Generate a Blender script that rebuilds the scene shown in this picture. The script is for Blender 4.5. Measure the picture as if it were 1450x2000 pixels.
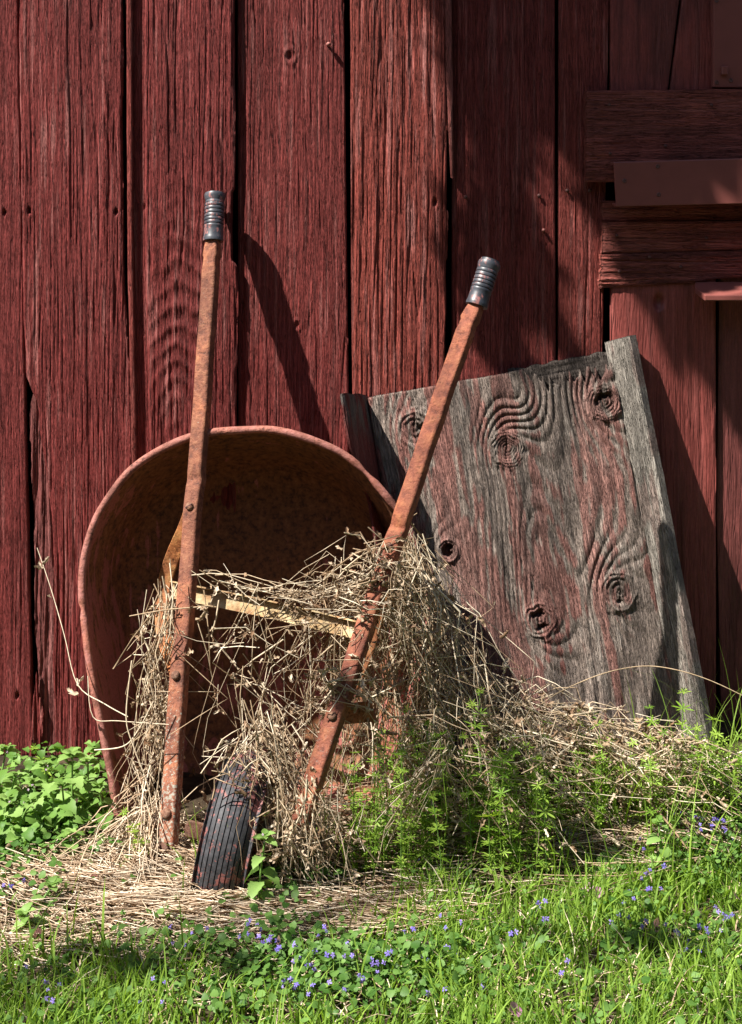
import bpy, math, random
import numpy as np
from mathutils import Vector, Matrix, Quaternion

random.seed(7)
rng = np.random.default_rng(11)
scene = bpy.context.scene
C = scene.collection
for o in list(bpy.data.objects):
    bpy.data.objects.remove(o)

# ------------------------------------------------------------------ camera
# barn wall = plane y 0, ground ~ z 0; d = distance in front of the wall
CAM_D, CAM_H, FPX, HOR = 3.8, 1.3, 3306.0, 349.0
cam_data = bpy.data.cameras.new('camera')
cam = bpy.data.objects.new('camera', cam_data)
C.objects.link(cam)
cam.location = (0, -CAM_D, CAM_H)
cam.rotation_euler = (math.pi / 2, 0, 0)
cam_data.sensor_fit = 'VERTICAL'
cam_data.sensor_height = 36.0
cam_data.sensor_width = 36.0
cam_data.lens = FPX / 2000.0 * 36.0
cam_data.shift_y = -(1000.0 - HOR) / 2000.0      # perspective-control lens, level camera
cam_data.clip_end = 500
scene.camera = cam

# ------------------------------------------------------------------ light
SUN = Vector((-2.0, -1.0, 3.0)).normalized()
sun_el = math.asin(SUN.z)
sun_az = math.atan2(SUN.x, SUN.y)
world = bpy.data.worlds.new('World')
scene.world = world
world.use_nodes = True
wn = world.node_tree.nodes
wl = world.node_tree.links
bg = wn['Background']
sky = wn.new('ShaderNodeTexSky')
sky.sky_type = 'NISHITA'
sky.sun_disc = False
sky.sun_elevation = sun_el
sky.sun_rotation = sun_az
wl.new(sky.outputs['Color'], bg.inputs['Color'])
bg.inputs['Strength'].default_value = 0.05
sun_data = bpy.data.lights.new('sun', 'SUN')
sun_data.energy = 5.0
sun_data.angle = math.radians(0.53)
sun_data.color = (1.0, 0.955, 0.88)
sun = bpy.data.objects.new('sun', sun_data)
C.objects.link(sun)
sun.rotation_euler = SUN.to_track_quat('Z', 'Y').to_euler()
sun.location = SUN * 12
scene.view_settings.view_transform = 'Standard'
scene.view_settings.look = 'None'
scene.view_settings.gamma = 1.0
scene.view_settings.exposure = 1.27
scene.render.engine = 'CYCLES'
scene.cycles.use_denoising = True
scene.cycles.max_bounces = 7
scene.cycles.transparent_max_bounces = 4


# ------------------------------------------------------------------ helpers
def P(px, py, d):
    """point at distance d in front of the wall that the photograph shows at (px, py)"""
    s = FPX / (CAM_D - d)
    return Vector(((px - 725.0) / s, -d, CAM_H - (py - HOR) / s))


def sstep(a, b, x):
    t = np.clip((np.asarray(x, float) - a) / (b - a), 0, 1)
    return t * t * (3 - 2 * t)


def _hash(ix, iy, seed):
    h = (ix.astype(np.int64) * 374761393 + iy.astype(np.int64) * 668265263 + seed * 1442695041) & 0xFFFFFFFF
    h = ((h ^ (h >> 13)) * 1274126177) & 0xFFFFFFFF
    h = (h ^ (h >> 16)) & 0xFFFFFFFF
    return h.astype(np.float64) / 4294967295.0


def vn(x, y, seed=0):
    x = np.asarray(x, float); y = np.asarray(y, float)
    ix = np.floor(x); iy = np.floor(y)
    fx = x - ix; fy = y - iy
    fx = fx * fx * (3 - 2 * fx); fy = fy * fy * (3 - 2 * fy)
    a = _hash(ix, iy, seed); b = _hash(ix + 1, iy, seed)
    c = _hash(ix, iy + 1, seed); d = _hash(ix + 1, iy + 1, seed)
    return (a * (1 - fx) + b * fx) * (1 - fy) + (c * (1 - fx) + d * fx) * fy


def fbm(x, y, seed=0, oct=3, gain=0.5):
    s = 0; a = 1; t = 0
    for k in range(oct):
        s = s + a * vn(x * 2 ** k, y * 2 ** k, seed + 17 * k)
        t += a; a *= gain
    return s / t


def link(o, parent=None):
    C.objects.link(o)
    if parent is not None:
        o.parent = parent
    return o


def mesh(name, V, F, mat=None, smooth=False, attrs=None):
    """V (n,3); F array (m,3|4) or list of faces"""
    me = bpy.data.meshes.new(name)
    V = np.asarray(V, np.float32)
    if isinstance(F, np.ndarray):
        m, k = F.shape
        me.vertices.add(len(V)); me.vertices.foreach_set('co', V.ravel())
        me.loops.add(m * k); me.loops.foreach_set('vertex_index', F.astype(np.int32).ravel())
        me.polygons.add(m)
        me.polygons.foreach_set('loop_start', np.arange(0, m * k, k, dtype=np.int32))
        me.polygons.foreach_set('loop_total', np.full(m, k, np.int32))
        me.update(calc_edges=True)
    else:
        me.from_pydata([tuple(map(float, v)) for v in V], [], [tuple(int(i) for i in f) for f in F])
        me.update()
    if smooth:
        me.polygons.foreach_set('use_smooth', np.ones(len(me.polygons), bool))
    if attrs:
        for an, (typ, data) in attrs.items():
            at = me.attributes.new(an, typ, 'POINT')
            key = {'FLOAT': 'value', 'FLOAT_VECTOR': 'vector', 'FLOAT_COLOR': 'color'}[typ]
            at.data.foreach_set(key, np.asarray(data, np.float32).ravel())
    if mat is not None:
        me.materials.append(mat)
    return me


def obj(name, me, parent=None):
    return link(bpy.data.objects.new(name, me), parent)


def empty(name, loc=(0, 0, 0)):
    o = bpy.data.objects.new(name, None)
    o.location = loc
    o.empty_display_size = 0.05
    return link(o)


def tag(o, label=None, cat=None, group=None, kind=None):
    if label: o['label'] = label
    if cat: o['category'] = cat
    if group: o['group'] = group
    if kind: o['kind'] = kind
    return o


def keep(o, parent):
    """parent an object built in world space without moving it"""
    o.parent = parent
    o.matrix_parent_inverse = Matrix.Translation(parent.location).inverted()
    return o


class MB:
    """collects pieces into one mesh"""
    def __init__(s): s.v = []; s.f = []; s.n = 0
    def add(s, V, F):
        V = [tuple(v) for v in V]
        s.f += [tuple(i + s.n for i in f) for f in F]
        s.v += V; s.n += len(V)
    def box(s, c, ux, uy, uz, bev=0.0):
        """c centre, ux uy uz half-extent vectors; bevelled by chamfer"""
        c = Vector(c); ux = Vector(ux); uy = Vector(uy); uz = Vector(uz)
        if bev <= 0:
            V = [c + a * ux + b * uy + e * uz for a in (-1, 1) for b in (-1, 1) for e in (-1, 1)]
            F = [(0, 1, 3, 2), (4, 6, 7, 5), (0, 4, 5, 1), (2, 3, 7, 6), (0, 2, 6, 4), (1, 5, 7, 3)]
            s.add(V, F); return
        lx, ly, lz = ux.length, uy.length, uz.length
        X, Y, Z = ux / lx, uy / ly, uz / lz
        V = []; idx = {}
        for a in (-1, 1):
            for b in (-1, 1):
                for e in (-1, 1):
                    for k in range(3):
                        q = [lx - bev, ly - bev, lz - bev]; q[k] += bev
                        idx[(a, b, e, k)] = len(V)
                        V.append(c + X * a * q[0] + Y * b * q[1] + Z * e * q[2])
        F = []
        for a in (-1, 1):
            F.append([idx[(a, b, e, 0)] for b, e in ((-1, -1), (1, -1), (1, 1), (-1, 1))])
            F.append([idx[(b, a, e, 1)] for b, e in ((-1, -1), (-1, 1), (1, 1), (1, -1))])
            F.append([idx[(b, e, a, 2)] for b, e in ((-1, -1), (1, -1), (1, 1), (-1, 1))])
        for a in (-1, 1):
            for b in (-1, 1):
                F.append([idx[(a, b, -1, 0)], idx[(a, b, 1, 0)], idx[(a, b, 1, 1)], idx[(a, b, -1, 1)]])
                F.append([idx[(a, -1, b, 0)], idx[(a, 1, b, 0)], idx[(a, 1, b, 2)], idx[(a, -1, b, 2)]])
                F.append([idx[(-1, a, b, 1)], idx[(1, a, b, 1)], idx[(1, a, b, 2)], idx[(-1, a, b, 2)]])
                for e in (-1, 1):
                    F.append([idx[(a, b, e, k)] for k in range(3)])
        s.add(V, F)
    def lathe(s, c, axis, prof, n=20, cap=True):
        """prof list of (r, h) along axis"""
        axis = Vector(axis).normalized(); c = Vector(c)
        a = axis.orthogonal().normalized(); b = axis.cross(a)
        V = []; F = []
        for r, h in prof:
            for k in range(n):
                t = 2 * math.pi * k / n
                V.append(c + axis * h + (a * math.cos(t) + b * math.sin(t)) * r)
        for i in range(len(prof) - 1):
            for k in range(n):
                F.append((i * n + k, i * n + (k + 1) % n, (i + 1) * n + (k + 1) % n, (i + 1) * n + k))
        if cap:
            F.append(tuple(range(n - 1, -1, -1)))
            F.append(tuple((len(prof) - 1) * n + k for k in range(n)))
        s.add(V, F)
    def sweep(s, path, prof, right, closed=False, scales=None, cap=True):
        """prof: list of (a,b) in the (right, normal) frame, swept along path"""
        path = [Vector(p) for p in path]; n = len(path); m = len(prof)
        V = []; F = []
        for i, p in enumerate(path):
            if closed:
                t = path[(i + 1) % n] - path[i - 1]
            else:
                t = path[min(i + 1, n - 1)] - path[max(i - 1, 0)]
            t.normalize()
            r = Vector(right(i) if callable(right) else right)
            r = (r - t * r.dot(t)).normalized()
            u = t.cross(r)
            sc = scales[i] if scales else (1, 1)
            for a, b in prof:
                V.append(p + r * a * sc[0] + u * b * sc[1])
        for i in range(n if closed else n - 1):
            j = (i + 1) % n
            for k in range(m):
                F.append((i * m + k, i * m + (k + 1) % m, j * m + (k + 1) % m, j * m + k))
        if not closed and cap:
            F.append(tuple(range(m - 1, -1, -1)))
            F.append(tuple((n - 1) * m + k for k in range(m)))
        s.add(V, F)
    def build(s, name, mat, parent=None, smooth=False, auto=None):
        me = mesh(name, s.v, s.f, mat, smooth)
        o = obj(name, me)
        if parent is not None:
            keep(o, parent)
        if auto is not None:
            try:
                me.polygons.foreach_set('use_smooth', np.ones(len(me.polygons), bool))
                me.set_sharp_from_angle(angle=math.radians(auto))
            except Exception:
                pass
        return o


def rrect(w, h, r, n=3):
    """rounded rectangle profile, half sizes w, h"""
    out = []
    for cx, cy, a0 in ((w - r, h - r, 0), (-(w - r), h - r, 90), (-(w - r), -(h - r), 180), (w - r, -(h - r), 270)):
        for k in range(n + 1):
            a = math.radians(a0 + 90 * k / n)
            out.append((cx + r * math.cos(a), cy + r * math.sin(a)))
    return out


def circ(r, n):
    return [(r * math.cos(2 * math.pi * k / n), r * math.sin(2 * math.pi * k / n)) for k in range(n)]


def smooth_path(pts, per=6):
    pts = [Vector(p) for p in pts]; out = []
    n = len(pts)
    for i in range(n - 1):
        p0 = pts[max(i - 1, 0)]; p1 = pts[i]; p2 = pts[i + 1]; p3 = pts[min(i + 2, n - 1)]
        for k in range(per):
            t = k / per
            out.append(0.5 * ((2 * p1) + (p2 - p0) * t + (2 * p0 - 5 * p1 + 4 * p2 - p3) * t * t + (3 * p1 - p0 - 3 * p2 + p3) * t ** 3))
    out.append(pts[-1])
    return out


# ------------------------------------------------------------------ materials
class NT:
    def __init__(s, name):
        s.m = bpy.data.materials.new(name); s.m.use_nodes = True
        s.t = s.m.node_tree; s.b = s.t.nodes['Principled BSDF']; s.out = s.t.nodes['Material Output']
    def n(s, typ, **kw):
        nd = s.t.nodes.new(typ)
        for k, v in kw.items():
            if k.startswith('_'): setattr(nd, k[1:], v)
            else: nd.inputs[k.replace('__', ' ')].default_value = v
        return nd
    def l(s, a, b): s.t.links.new(a, b)
    def attr(s, name): return s.n('ShaderNodeAttribute', _attribute_name=name)
    def coord(s): return s.n('ShaderNodeTexCoord')
    def mapping(s, vec, scale=(1, 1, 1)):
        mp = s.n('ShaderNodeMapping'); mp.inputs['Scale'].default_value = scale
        s.l(vec, mp.inputs['Vector']); return mp.outputs['Vector']
    def noise(s, vec, scale, detail=3, rough=0.55, dist=0.0):
        nd = s.n('ShaderNodeTexNoise'); nd.inputs['Scale'].default_value = scale
        nd.inputs['Detail'].default_value = detail; nd.inputs['Roughness'].default_value = rough
        nd.inputs['Distortion'].default_value = dist
        if vec is not None: s.l(vec, nd.inputs['Vector'])
        return nd.outputs['Fac']
    def ramp(s, fac, stops):
        r = s.n('ShaderNodeValToRGB'); els = r.color_ramp.elements
        while len(els) > 1: els.remove(els[-1])
        els[0].position = stops[0][0]; els[0].color = tuple(stops[0][1]) + (1,)
        for p, c in stops[1:]:
            e = els.new(p); e.color = tuple(c) + (1,)
        s.l(fac, r.inputs['Fac']); return r.outputs['Color']
    def mix(s, fac, a, b, blend='MIX'):
        m = s.n('ShaderNodeMix', _data_type='RGBA', _blend_type=blend)
        ins = [i for i in m.inputs if i.type == 'RGBA']
        for sock, v in ((m.inputs[0], fac), (ins[0], a), (ins[1], b)):
            if isinstance(v, bpy.types.NodeSocket): s.l(v, sock)
            elif isinstance(v, (int, float)): sock.default_value = v
            else: sock.default_value = tuple(v) + (1,)
        return [o_ for o_ in m.outputs if o_.type == 'RGBA'][0]
    def math(s, op, a, b=None, c=None):
        m = s.n('ShaderNodeMath', _operation=op)
        for i, v in enumerate((a, b, c)):
            if v is None: continue
            if isinstance(v, bpy.types.NodeSocket): s.l(v, m.inputs[i])
            else: m.inputs[i].default_value = v
        return m.outputs[0]
    def bump(s, h, strength=0.5, dist=0.001, prev=None):
        b = s.n('ShaderNodeBump'); b.inputs['Strength'].default_value = strength
        b.inputs['Distance'].default_value = dist
        s.l(h, b.inputs['Height'])
        if prev is not None: s.l(prev, b.inputs['Normal'])
        return b.outputs['Normal']
    def done(s, color=None, rough=0.7, normal=None, spec=0.3, metal=0.0):
        for v, k in ((color, 'Base Color'), (rough, 'Roughness')):
            if v is None: continue
            if isinstance(v, bpy.types.NodeSocket): s.l(v, s.b.inputs[k])
            elif isinstance(v, (int, float)): s.b.inputs[k].default_value = v
            else: s.b.inputs[k].default_value = tuple(v) + (1,)
        if normal is not None: s.l(normal, s.b.inputs['Normal'])
        s.b.inputs['Specular IOR Level'].default_value = spec
        s.b.inputs['Metallic'].default_value = metal
        return s.m


def mat_wood(name, rough=0.68, spec=0.2, fine=1.0, along=5.0, across=150.0):
    """colour comes from the plank's own 'col' attribute, fine grain from its 'guv' (across, along) coordinates"""
    t = NT(name)
    col = t.attr('col').outputs['Color']
    g = t.attr('guv').outputs['Vector']
    a1 = t.noise(t.mapping(g, (across, along, 1)), 1.0, 2, 0.5, 0.15)
    a2 = t.noise(t.mapping(g, (across * 1.9, along * 2.2, 1)), 1.0, 2, 0.5, 0.15)
    a3 = t.noise(t.mapping(g, (across * 3.2, along * 9, 1)), 1.0, 3, 0.6)
    s2 = t.noise(t.mapping(g, (230, 120, 1)), 1.0, 4, 0.65)
    # thin checks along the grain: narrow bands round the noise's mid value
    c1 = t.ramp(t.math('ABSOLUTE', t.math('SUBTRACT', a1, 0.5)), [(0.0, (0,) * 3), (0.035, (1,) * 3)])
    c2 = t.ramp(t.math('ABSOLUTE', t.math('SUBTRACT', a2, 0.5)), [(0.0, (0,) * 3), (0.06, (1,) * 3)])
    tone = t.ramp(a3, [(0.25, (0.70,) * 3), (0.55, (1.0,) * 3), (0.8, (1.3,) * 3)])
    c = t.mix(1.0, col, tone, 'MULTIPLY')
    tone2 = t.ramp(s2, [(0.3, (0.82,) * 3), (0.7, (1.16,) * 3)])
    c = t.mix(0.8, c, tone2, 'MULTIPLY')
    n = t.bump(a3, 0.9 * fine, 0.0022)
    n = t.bump(s2, 0.6 * fine, 0.0016, n)
    n = t.bump(c1, 1.0 * fine, 0.003, n)
    n = t.bump(c2, 1.0 * fine, 0.002, n)
    return t.done(c, rough, n, spec)


def mat_rust(name, a=(0.235, 0.086, 0.050), b=(0.115, 0.045, 0.030), c=(0.35, 0.155, 0.085), scale=60, lichen=0.0, paint=None, rough=0.75, z_lichen=None):
    t = NT(name)
    co = t.coord().outputs['Object']
    n1 = t.noise(co, scale, 5, 0.65)
    n2 = t.noise(co, scale * 3.3, 4, 0.7)
    n3 = t.noise(co, scale * 0.35, 3, 0.6)
    col = t.ramp(n1, [(0.32, b), (0.5, a), (0.72, c)])
    sp = t.ramp(n2, [(0.36, (0.30,) * 3), (0.46, (1,) * 3), (0.7, (1.2,) * 3)])
    col = t.mix(t.ramp(n3, [(0.42, (0.15,) * 3), (0.62, (1,) * 3)]), col, sp, 'MULTIPLY')
    n4 = t.noise(co, scale * 0.16, 3, 0.6)
    big = t.ramp(n4, [(0.36, (0.62, 0.60, 0.62)), (0.5, (0.95, 0.95, 0.95)), (0.64, (1.25, 1.18, 1.05))])
    col = t.mix(0.9, col, big, 'MULTIPLY')
    if paint is not None:
        pm = t.ramp(t.noise(co, scale * 0.6, 6, 0.7), [(0.5, (0,) * 3), (0.6, (1,) * 3)])
        col = t.mix(t.math('MULTIPLY', pm, 0.7), col, paint)
    if lichen > 0:
        lm = t.noise(co, 170, 4, 0.7)
        zz = t.n('ShaderNodeSeparateXYZ'); t.l(t.n('ShaderNodeNewGeometry').outputs['Position'], zz.inputs[0])
        low = t.n('ShaderNodeMapRange'); low.inputs[1].default_value = 0.42; low.inputs[2].default_value = 0.06
        low.inputs[3].default_value = 0.0; low.inputs[4].default_value = 0.16
        t.l(zz.outputs['Z'], low.inputs[0])
        f = t.math('ADD', lm, low.outputs[0])
        lf = t.ramp(f, [(0.66, (0,) * 3), (0.73, (1,) * 3)])
        col = t.mix(t.math('MULTIPLY', lf, lichen), col, (0.33, 0.35, 0.29))
    nb = t.bump(n2, 0.9, 0.0022)
    nb = t.bump(n1, 0.7, 0.004, nb)
    return t.done(col, rough, nb, 0.3)


def mat_leaf(name, a, b, trans=0.35, rough=0.5, attr=True, vein=0.0):
    """two-tone leaf, tint from the 'tint' attribute or from the object's random number"""
    t = NT(name)
    if attr:
        f = t.attr('tint').outputs['Fac']
    else:
        f = t.n('ShaderNodeObjectInfo').outputs['Random']
    n = t.noise(t.coord().outputs['Object'], 240, 2)
    f2 = t.math('ADD', f, t.math('MULTIPLY', t.math('SUBTRACT', n, 0.5), 0.5))
    col = t.mix(f2, a, b)
    t.done(col, rough, None, 0.22)
    tr = t.n('ShaderNodeBsdfTranslucent')
    tc = t.mix(1.0, col, (1.25, 1.3, 0.55), 'MULTIPLY')
    t.l(tc, tr.inputs['Color'])
    ms = t.n('ShaderNodeMixShader'); ms.inputs[0].default_value = trans
    t.l(t.b.outputs[0], ms.inputs[1]); t.l(tr.outputs[0], ms.inputs[2])
    t.l(ms.outputs[0], t.out.inputs['Surface'])
    return t.m


M = {}
M['red_board'] = mat_wood('red_board_paint')
M['smooth_board'] = mat_wood('smooth_board_paint', 0.5, 0.35, 0.4, 3, 60)
M['grey_wood'] = mat_wood('weathered_grey_wood', 0.75, 0.2, 1.35, 9, 190)
M['rust'] = mat_rust('handle_rust', lichen=0.75)
M['rust_right'] = mat_rust('handle_rust_orange', (0.29, 0.095, 0.055), (0.15, 0.05, 0.034), (0.39, 0.155, 0.078), 50, 0.35)
M['rust_brace'] = mat_rust('brace_rust', (0.38, 0.26, 0.13), (0.22, 0.095, 0.04), (0.54, 0.46, 0.29), 26)
M['rust_leg'] = mat_rust('leg_rust', (0.34, 0.13, 0.05), (0.17, 0.06, 0.025), (0.45, 0.25, 0.10), 30)
M['bolt'] = mat_rust('bolt_rust', (0.20, 0.095, 0.06), (0.10, 0.05, 0.035), (0.30, 0.20, 0.14), 120)


def mat_plain(name, col, rough=0.6, spec=0.3, n=0.25, scale=60, bump=0.2):
    t = NT(name)
    co = t.coord().outputs['Object']
    f = t.noise(co, scale, 4, 0.6)
    c = t.ramp(f, [(0.3, tuple(x * (1 - n) for x in col)), (0.7, tuple(x * (1 + n) for x in col))])
    return t.done(c, rough, t.bump(t.noise(co, scale * 4, 3), bump, 0.001), spec)


M['flashing'] = mat_plain('brown_red_flashing', (0.23, 0.072, 0.060), 0.42, 0.4, 0.10, 14, 0.06)
M['nail'] = mat_plain('painted_nail_head', (0.33, 0.13, 0.11), 0.55, 0.3)
M['nail_dark'] = mat_plain('rusted_nail_head', (0.10, 0.04, 0.035), 0.7)
M['screw'] = mat_plain('painted_screw', (0.11, 0.045, 0.04), 0.45, 0.5)
M['inside'] = mat_plain('gap_block_dark', (0.03, 0.022, 0.018), 0.9, 0.1)  # dark colour for the added box that keeps the board gaps black


def mat_grip():
    t = NT('black_rubber_grip')
    co = t.coord().outputs['Object']
    f = t.noise(t.mapping(co, (1, 1, 0.6)), 75, 5, 0.7)
    pm = t.ramp(f, [(0.54, (0,) * 3), (0.62, (1,) * 3)])
    base = t.ramp(t.noise(co, 40, 3), [(0.3, (0.028, 0.030, 0.038)), (0.7, (0.07, 0.075, 0.088))])
    col = t.mix(t.math('MULTIPLY', pm, 0.75), base, (0.38, 0.15, 0.13))
    return t.done(col, 0.42, t.bump(f, 0.2, 0.001), 0.5)


def mat_tyre():
    t = NT('black_tyre_rubber')
    co = t.coord().outputs['Object']
    f = t.noise(co, 62, 5, 0.72)
    big = t.noise(co, 13, 2, 0.5)
    f2 = t.math('ADD', f, t.math('MULTIPLY', t.math('SUBTRACT', big, 0.5), 0.45))
    pm = t.ramp(f2, [(0.545, (0,) * 3), (0.59, (1,) * 3)])
    base = t.ramp(t.noise(co, 90, 4), [(0.3, (0.016, 0.016, 0.019)), (0.7, (0.055, 0.054, 0.060))])
    col = t.mix(t.math('MULTIPLY', pm, 0.7), base, (0.30, 0.10, 0.085))
    return t.done(col, 0.62, t.bump(t.noise(co, 260, 3), 0.35, 0.0012), 0.4)


M['grip'] = mat_grip()
M['tyre'] = mat_tyre()


def mat_tray():
    t = NT('tray_rust_and_old_paint')
    co = t.coord().outputs['Object']
    p = t.attr('paint').outputs['Fac']
    n1 = t.noise(co, 75, 5, 0.7)
    n2 = t.noise(co, 190, 4, 0.7)
    rust = t.ramp(n1, [(0.36, (0.06, 0.027, 0.017)), (0.47, (0.145, 0.058, 0.026)), (0.6, (0.215, 0.088, 0.036)), (0.75, (0.27, 0.125, 0.055))])
    drip = t.noise(t.mapping(co, (42, 42, 4.5)), 1.0, 5, 0.62, 0.8)
    blot = t.noise(co, 14, 6, 0.68)
    f = t.math('ADD', t.math('ADD', t.math('MULTIPLY', drip, 0.55), t.math('MULTIPLY', blot, 0.45)), t.math('MULTIPLY', t.math('SUBTRACT', p, 0.5), 0.55))
    pm = t.ramp(f, [(0.50, (0,) * 3), (0.535, (1,) * 3)])
    paint = t.ramp(n2, [(0.3, (0.22, 0.066, 0.052)), (0.7, (0.38, 0.135, 0.11))])
    speck = t.ramp(n2, [(0.60, (1,) * 3), (0.70, (0.25,) * 3)])
    pm2 = t.math('MULTIPLY', pm, speck)
    col = t.mix(pm2, rust, paint)
    nb = t.bump(n2, 0.35, 0.001)
    nb = t.bump(pm, 0.25, 0.0012, nb)
    return t.done(col, 0.7, nb, 0.3)


M['tray'] = mat_tray()
M['rim'] = mat_rust('tray_rim_rust', (0.29, 0.108, 0.082), (0.16, 0.062, 0.042), (0.38, 0.165, 0.13), 45, 0, (0.37, 0.15, 0.13))


def mat_straw(name, a, b, c):
    t = NT(name)
    f = t.attr('tint').outputs['Fac']
    col = t.ramp(f, [(0.0, a), (0.5, b), (1.0, c)])
    n = t.noise(t.coord().outputs['Object'], 150, 3)
    sp = t.ramp(n, [(0.35, (0.78, 0.74, 0.7)), (0.65, (1.1, 1.1, 1.1))])
    col = t.mix(0.9, col, sp, 'MULTIPLY')
    t.done(col, 0.6, None, 0.3)
    tr = t.n('ShaderNodeBsdfTranslucent'); t.l(col, tr.inputs['Color'])
    ms = t.n('ShaderNodeMixShader'); ms.inputs[0].default_value = 0.12
    t.l(t.b.outputs[0], ms.inputs[1]); t.l(tr.outputs[0], ms.inputs[2])
    t.l(ms.outputs[0], t.out.inputs['Surface'])
    return t.m


M['straw'] = mat_straw('dead_straw', (0.18, 0.10, 0.055), (0.52, 0.38, 0.25), (0.86, 0.75, 0.59))
M['vine'] = mat_straw('dead_vine_stems', (0.20, 0.115, 0.06), (0.55, 0.41, 0.265), (0.90, 0.80, 0.62))
M['dry_leaf'] = mat_straw('dry_curled_leaves', (0.17, 0.09, 0.045), (0.38, 0.27, 0.17), (0.60, 0.50, 0.38))
M['grass'] = mat_leaf('grass_blades', (0.085, 0.18, 0.02), (0.28, 0.42, 0.06), 0.42, 0.6)
M['ivy'] = mat_leaf('ground_ivy_leaves', (0.050, 0.125, 0.020), (0.17, 0.30, 0.07), 0.35)
M['nettle_leaf'] = mat_leaf('deadnettle_leaves', (0.12, 0.23, 0.040), (0.27, 0.41, 0.12), 0.32, 0.5, False)
M['nettle_fill'] = mat_leaf('weed_leaves', (0.08, 0.18, 0.027), (0.21, 0.35, 0.085), 0.32)
M['bedstraw_leaf'] = mat_leaf('bedstraw_leaves', (0.17, 0.31, 0.03), (0.40, 0.54, 0.10), 0.4, 0.45, False)
M['bedstraw_fill'] = mat_leaf('bedstraw_leaves_mass', (0.11, 0.23, 0.022), (0.36, 0.52, 0.085), 0.4, 0.45)
M['stem'] = mat_plain('green_stem', (0.15, 0.27, 0.06), 0.5, 0.3)
M['flower'] = mat_leaf('purple_flower', (0.20, 0.15, 0.62), (0.36, 0.27, 0.74), 0.3, 0.5, False)
M['pink_flower'] = mat_leaf('pale_pink_flower', (0.55, 0.36, 0.55), (0.66, 0.48, 0.62), 0.3, 0.5, False)
M['petal'] = mat_leaf('pink_petal', (0.55, 0.23, 0.42), (0.70, 0.40, 0.55), 0.3, 0.5, False)
M['tree_leaf'] = mat_leaf('tree_leaves', (0.05, 0.11, 0.02), (0.09, 0.17, 0.03), 0.15, 0.5)
M['bark'] = mat_plain('tree_bark', (0.12, 0.09, 0.065), 0.9, 0.1, 0.4, 12, 0.8)


def mat_ground():
    t = NT('dark_soil_and_litter')
    co = t.coord().outputs['Object']
    f = t.noise(co, 30, 6, 0.7)
    col = t.ramp(f, [(0.3, (0.018, 0.013, 0.009)), (0.5, (0.045, 0.032, 0.02)), (0.7, (0.09, 0.066, 0.04))])
    return t.done(col, 0.95, t.bump(t.noise(co, 120, 4), 0.7, 0.006), 0.1)


M['ground'] = mat_ground()


# ================================================================== ground
def G(x, d):
    """ground height at world x, distance d from the wall"""
    x = np.asarray(x, float); d = np.asarray(d, float)
    z = -0.022 + 0.012 * (fbm(x * 5 + 3, d * 5, 4, 3) - 0.5)
    z = z + 0.115 * sstep(-0.02, 0.40, x) * sstep(0.66, 0.22, d) * sstep(-0.3, 0.05, d)
    z = z + 0.03 * sstep(-0.15, -0.6, x) * sstep(0.45, 0.1, d) * sstep(-0.3, 0.05, d)
    z = z - 0.02 * sstep(1.0, 3.0, d)
    return z


def gpx(px, py):
    """ground point seen at (px, py): returns x, d"""
    d = 0.6
    for _ in range(12):
        x = (px - 725.0) * (CAM_D - d) / FPX
        z = float(G(x, d))
        d = CAM_D - FPX * (CAM_H - z) / (py - HOR)
    return (px - 725.0) * (CAM_D - d) / FPX, d


def nonuni(lo, hi, dense_lo, dense_hi, step):
    a = list(np.arange(dense_lo, dense_hi + 1e-6, step))
    s = step
    while a[-1] < hi:
        s *= 1.5; a.append(min(a[-1] + s, hi))
    s = step
    while a[0] > lo:
        s *= 1.5; a.insert(0, max(a[0] - s, lo))
    return np.array(a)


gx = nonuni(-150, 150, -1.3, 1.3, 0.02)
gd = nonuni(-60, 150, -0.1, 1.6, 0.02)
GX, GD = np.meshgrid(gx, gd)
GZ = G(GX, GD)
n1, n2 = GX.shape
idx = np.arange(n1 * n2).reshape(n1, n2)
F = np.stack([idx[:-1, :-1], idx[1:, :-1], idx[1:, 1:], idx[:-1, 1:]], -1).reshape(-1, 4)
ground = obj('ground', mesh('ground', np.stack([GX, -GD, GZ], -1).reshape(-1, 3), F, M['ground'], True))
tag(ground, 'dark soil and litter under the grass', kind='structure')


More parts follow.
